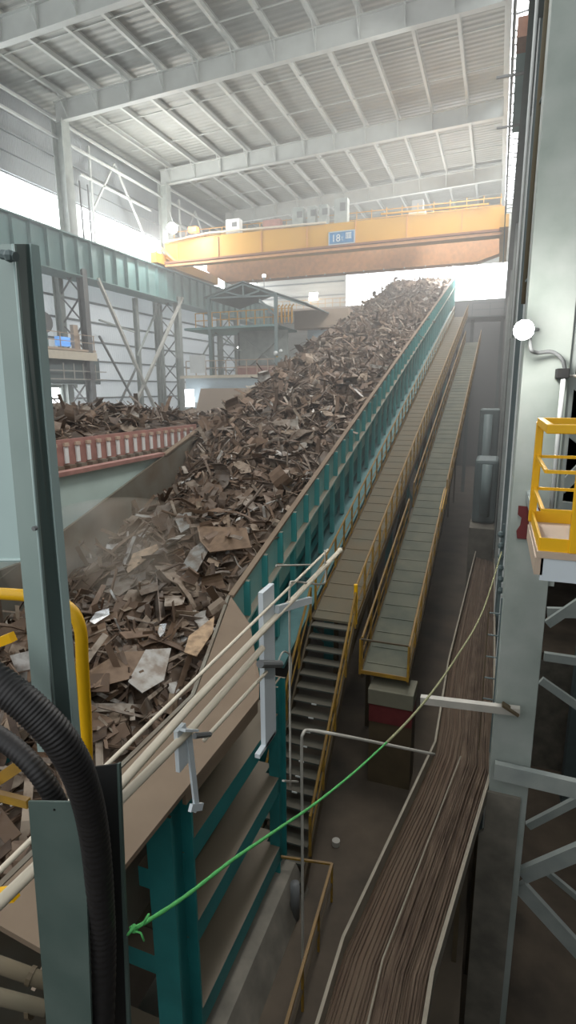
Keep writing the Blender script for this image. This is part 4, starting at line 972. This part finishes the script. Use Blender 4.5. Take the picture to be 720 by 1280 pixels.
# single striking pieces placed where they lie
def big(px, outline, m, lab, nm='scrap_plate', lift=.25, t=.02, bend=0):
    """outline given as picture points that are laid on the heap surface around px"""
    c = at(*px, x=-7); 
    # find the point of the heap seen at px
    def hit(u, v, dz):
        d = at(u, v, y=1.0); s = 2.0
        while s < 60:
            p = d*s
            if p.z < heap_z(p.x, p.y)+dz: return p
            s += .05
        return d*12
    P = [hit(u, v, lift) for u, v in outline]
    n = (P[1]-P[0]).cross(P[2]-P[0]).normalized()
    if n.z < 0: n = -n
    o = MB().prism(P, -n*t).build(nm, m); tag(o, lab, 'scrap'); return o
big((275,672), [(246,657),(308,660),(314,684),(262,690),(250,676)], 'plate_brown', 'large flat brown scrap plate near the middle of the heap by the conveyor edge', lift=.35)
big((232,690), [(225,712),(238,688),(264,668),(268,675),(244,718),(230,722)], 'plate_grey', 'long pale grey plate leaning left of the large brown plate')
big((178,695), [(158,712),(166,692),(196,680),(198,686),(176,704),(160,716)], 'plate_tan', 'curled tan plate lying towards the left of the heap', 'curled_scrap_sheet')
big((235,655), [(222,642),(240,640),(236,660),(226,666),(219,650)], 'plate_grey', 'small bluish grey plate above the long pale grey plate')
big((165,815), [(112,838),(150,815),(208,812),(172,846),(118,860)], 'plate_brown', 'wide dull brown plate low on the near heap', lift=.3)
big((190,830), [(160,852),(182,812),(214,810),(205,850),(178,866)], 'plate_grey', 'grey-brown bent plate beside the dark folded sheet near the ledge', lift=.38)
big((250,800), [(230,815),(236,795),(268,770),(266,790),(246,820)], 'plate_tan', 'tan plate standing against the dusty ledge corner', lift=.4)
for i, (px, ol) in enumerate((((122,770), [(112,776),(120,765),(136,760),(137,768),(118,780)]), ((203,785), [(197,790),(200,780),(208,779),(206,790),(200,796)]))):
    big(px, ol, 'plate_silver', ('crumpled shiny silver scrap at the left of the near heap', 'small shiny silver scrap left of the dark folded sheet')[i], 'shiny_scrap', lift=.3)

# ================================================================== LIGHT, HAZE, CAMERA
W = bpy.data.worlds.new('World'); bpy.context.scene.world = W; W.use_nodes = True
W.node_tree.nodes['Background'].inputs[0].default_value = (.95,.98,1,1); W.node_tree.nodes['Background'].inputs[1].default_value = 1.25
def area(loc, rot, sx, sy, e, col=(1,1,1), name='daylight'):
    l = bpy.data.lights.new(name, 'AREA'); l.shape = 'RECTANGLE'; l.size = sx; l.size_y = sy; l.energy = e; l.color = col
    o = bpy.data.objects.new(name, l); C.objects.link(o); o.location = loc; o.rotation_euler = rot; return o
R = math.radians
for y in (20, 34, 46, 58):       # unseen fill lights added to brighten the conveyor and the left side
    o = area((-2.6, y, 18.0), (0, R(30), 0), 4, 9, 2000, (1,.98,.95), 'fill_light')
hz = bpy.data.materials.new('haze'); hz.use_nodes = True
nt = hz.node_tree; nt.nodes.clear(); ou = nt.nodes.new('ShaderNodeOutputMaterial'); vs = nt.nodes.new('ShaderNodeVolumeScatter')
vs.inputs['Color'].default_value = (.95,.95,.93,1); vs.inputs['Density'].default_value = .0115; vs.inputs['Anisotropy'].default_value = .4
nt.links.new(vs.outputs[0], ou.inputs['Volume']); M['haze'] = hz
USE_HAZE = True
if USE_HAZE:
    o = MB().box(-32.8, 1.2, 13, 76.8, FLOOR+.02, 13.0).build('dust_haze', 'haze'); tag(o, 'thin dusty haze hanging in the far half of the hall', 'haze', kind='stuff')

dm = bpy.data.materials.new('dust_cloud'); dm.use_nodes = True; nt = dm.node_tree; nt.nodes.clear()
ou = nt.nodes.new('ShaderNodeOutputMaterial'); vs = nt.nodes.new('ShaderNodeVolumeScatter'); vs.inputs['Color'].default_value = (*srgb(206,188,166), 1)
no = nt.nodes.new('ShaderNodeTexNoise'); no.inputs['Scale'].default_value = .9; g = nt.nodes.new('ShaderNodeNewGeometry'); nt.links.new(g.outputs['Position'], no.inputs['Vector'])
mr = nt.nodes.new('ShaderNodeMapRange'); mr.inputs[1].default_value = .38; mr.inputs[2].default_value = .7; mr.inputs[4].default_value = .6
nt.links.new(no.outputs[0], mr.inputs[0]); nt.links.new(mr.outputs[0], vs.inputs['Density']); nt.links.new(vs.outputs[0], ou.inputs['Volume']); M['dust_cloud'] = dm
o = MB().sphere((-8.7, 11.0, -3.9), 2.6, 32, .5).build('dust_cloud', 'dust_cloud', smooth=True); tag(o, 'brown dust cloud drifting over the left of the near scrap heap', 'dust', kind='stuff')
cam = bpy.data.cameras.new('camera'); co = bpy.data.objects.new('camera', cam); C.objects.link(co)
cam.sensor_fit = 'VERTICAL'; cam.sensor_height = 36; cam.lens = FPX/1280*36; cam.clip_start = .05; cam.clip_end = 300
# camera axes in world coordinates
rx = V((Xc.x, Yc.x, Zc.x)); dy = V((Xc.y, Yc.y, Zc.y)); fz_ = V((Xc.z, Yc.z, Zc.z))
Mx = Matrix((( rx.x, -dy.x, -fz_.x, 0), (rx.y, -dy.y, -fz_.y, 0), (rx.z, -dy.z, -fz_.z, 0), (0,0,0,1)))
co.matrix_world = Mx
sc = bpy.context.scene; sc.camera = co
sc.view_settings.view_transform = 'Standard'; sc.view_settings.look = 'None'; sc.view_settings.gamma = 1; sc.view_settings.use_curve_mapping = False
sc.view_settings.exposure = 0.1
sc.cycles.use_denoising = True
sc.cycles.max_bounces = 6; sc.cycles.diffuse_bounces = 4; sc.cycles.sample_clamp_indirect = 6
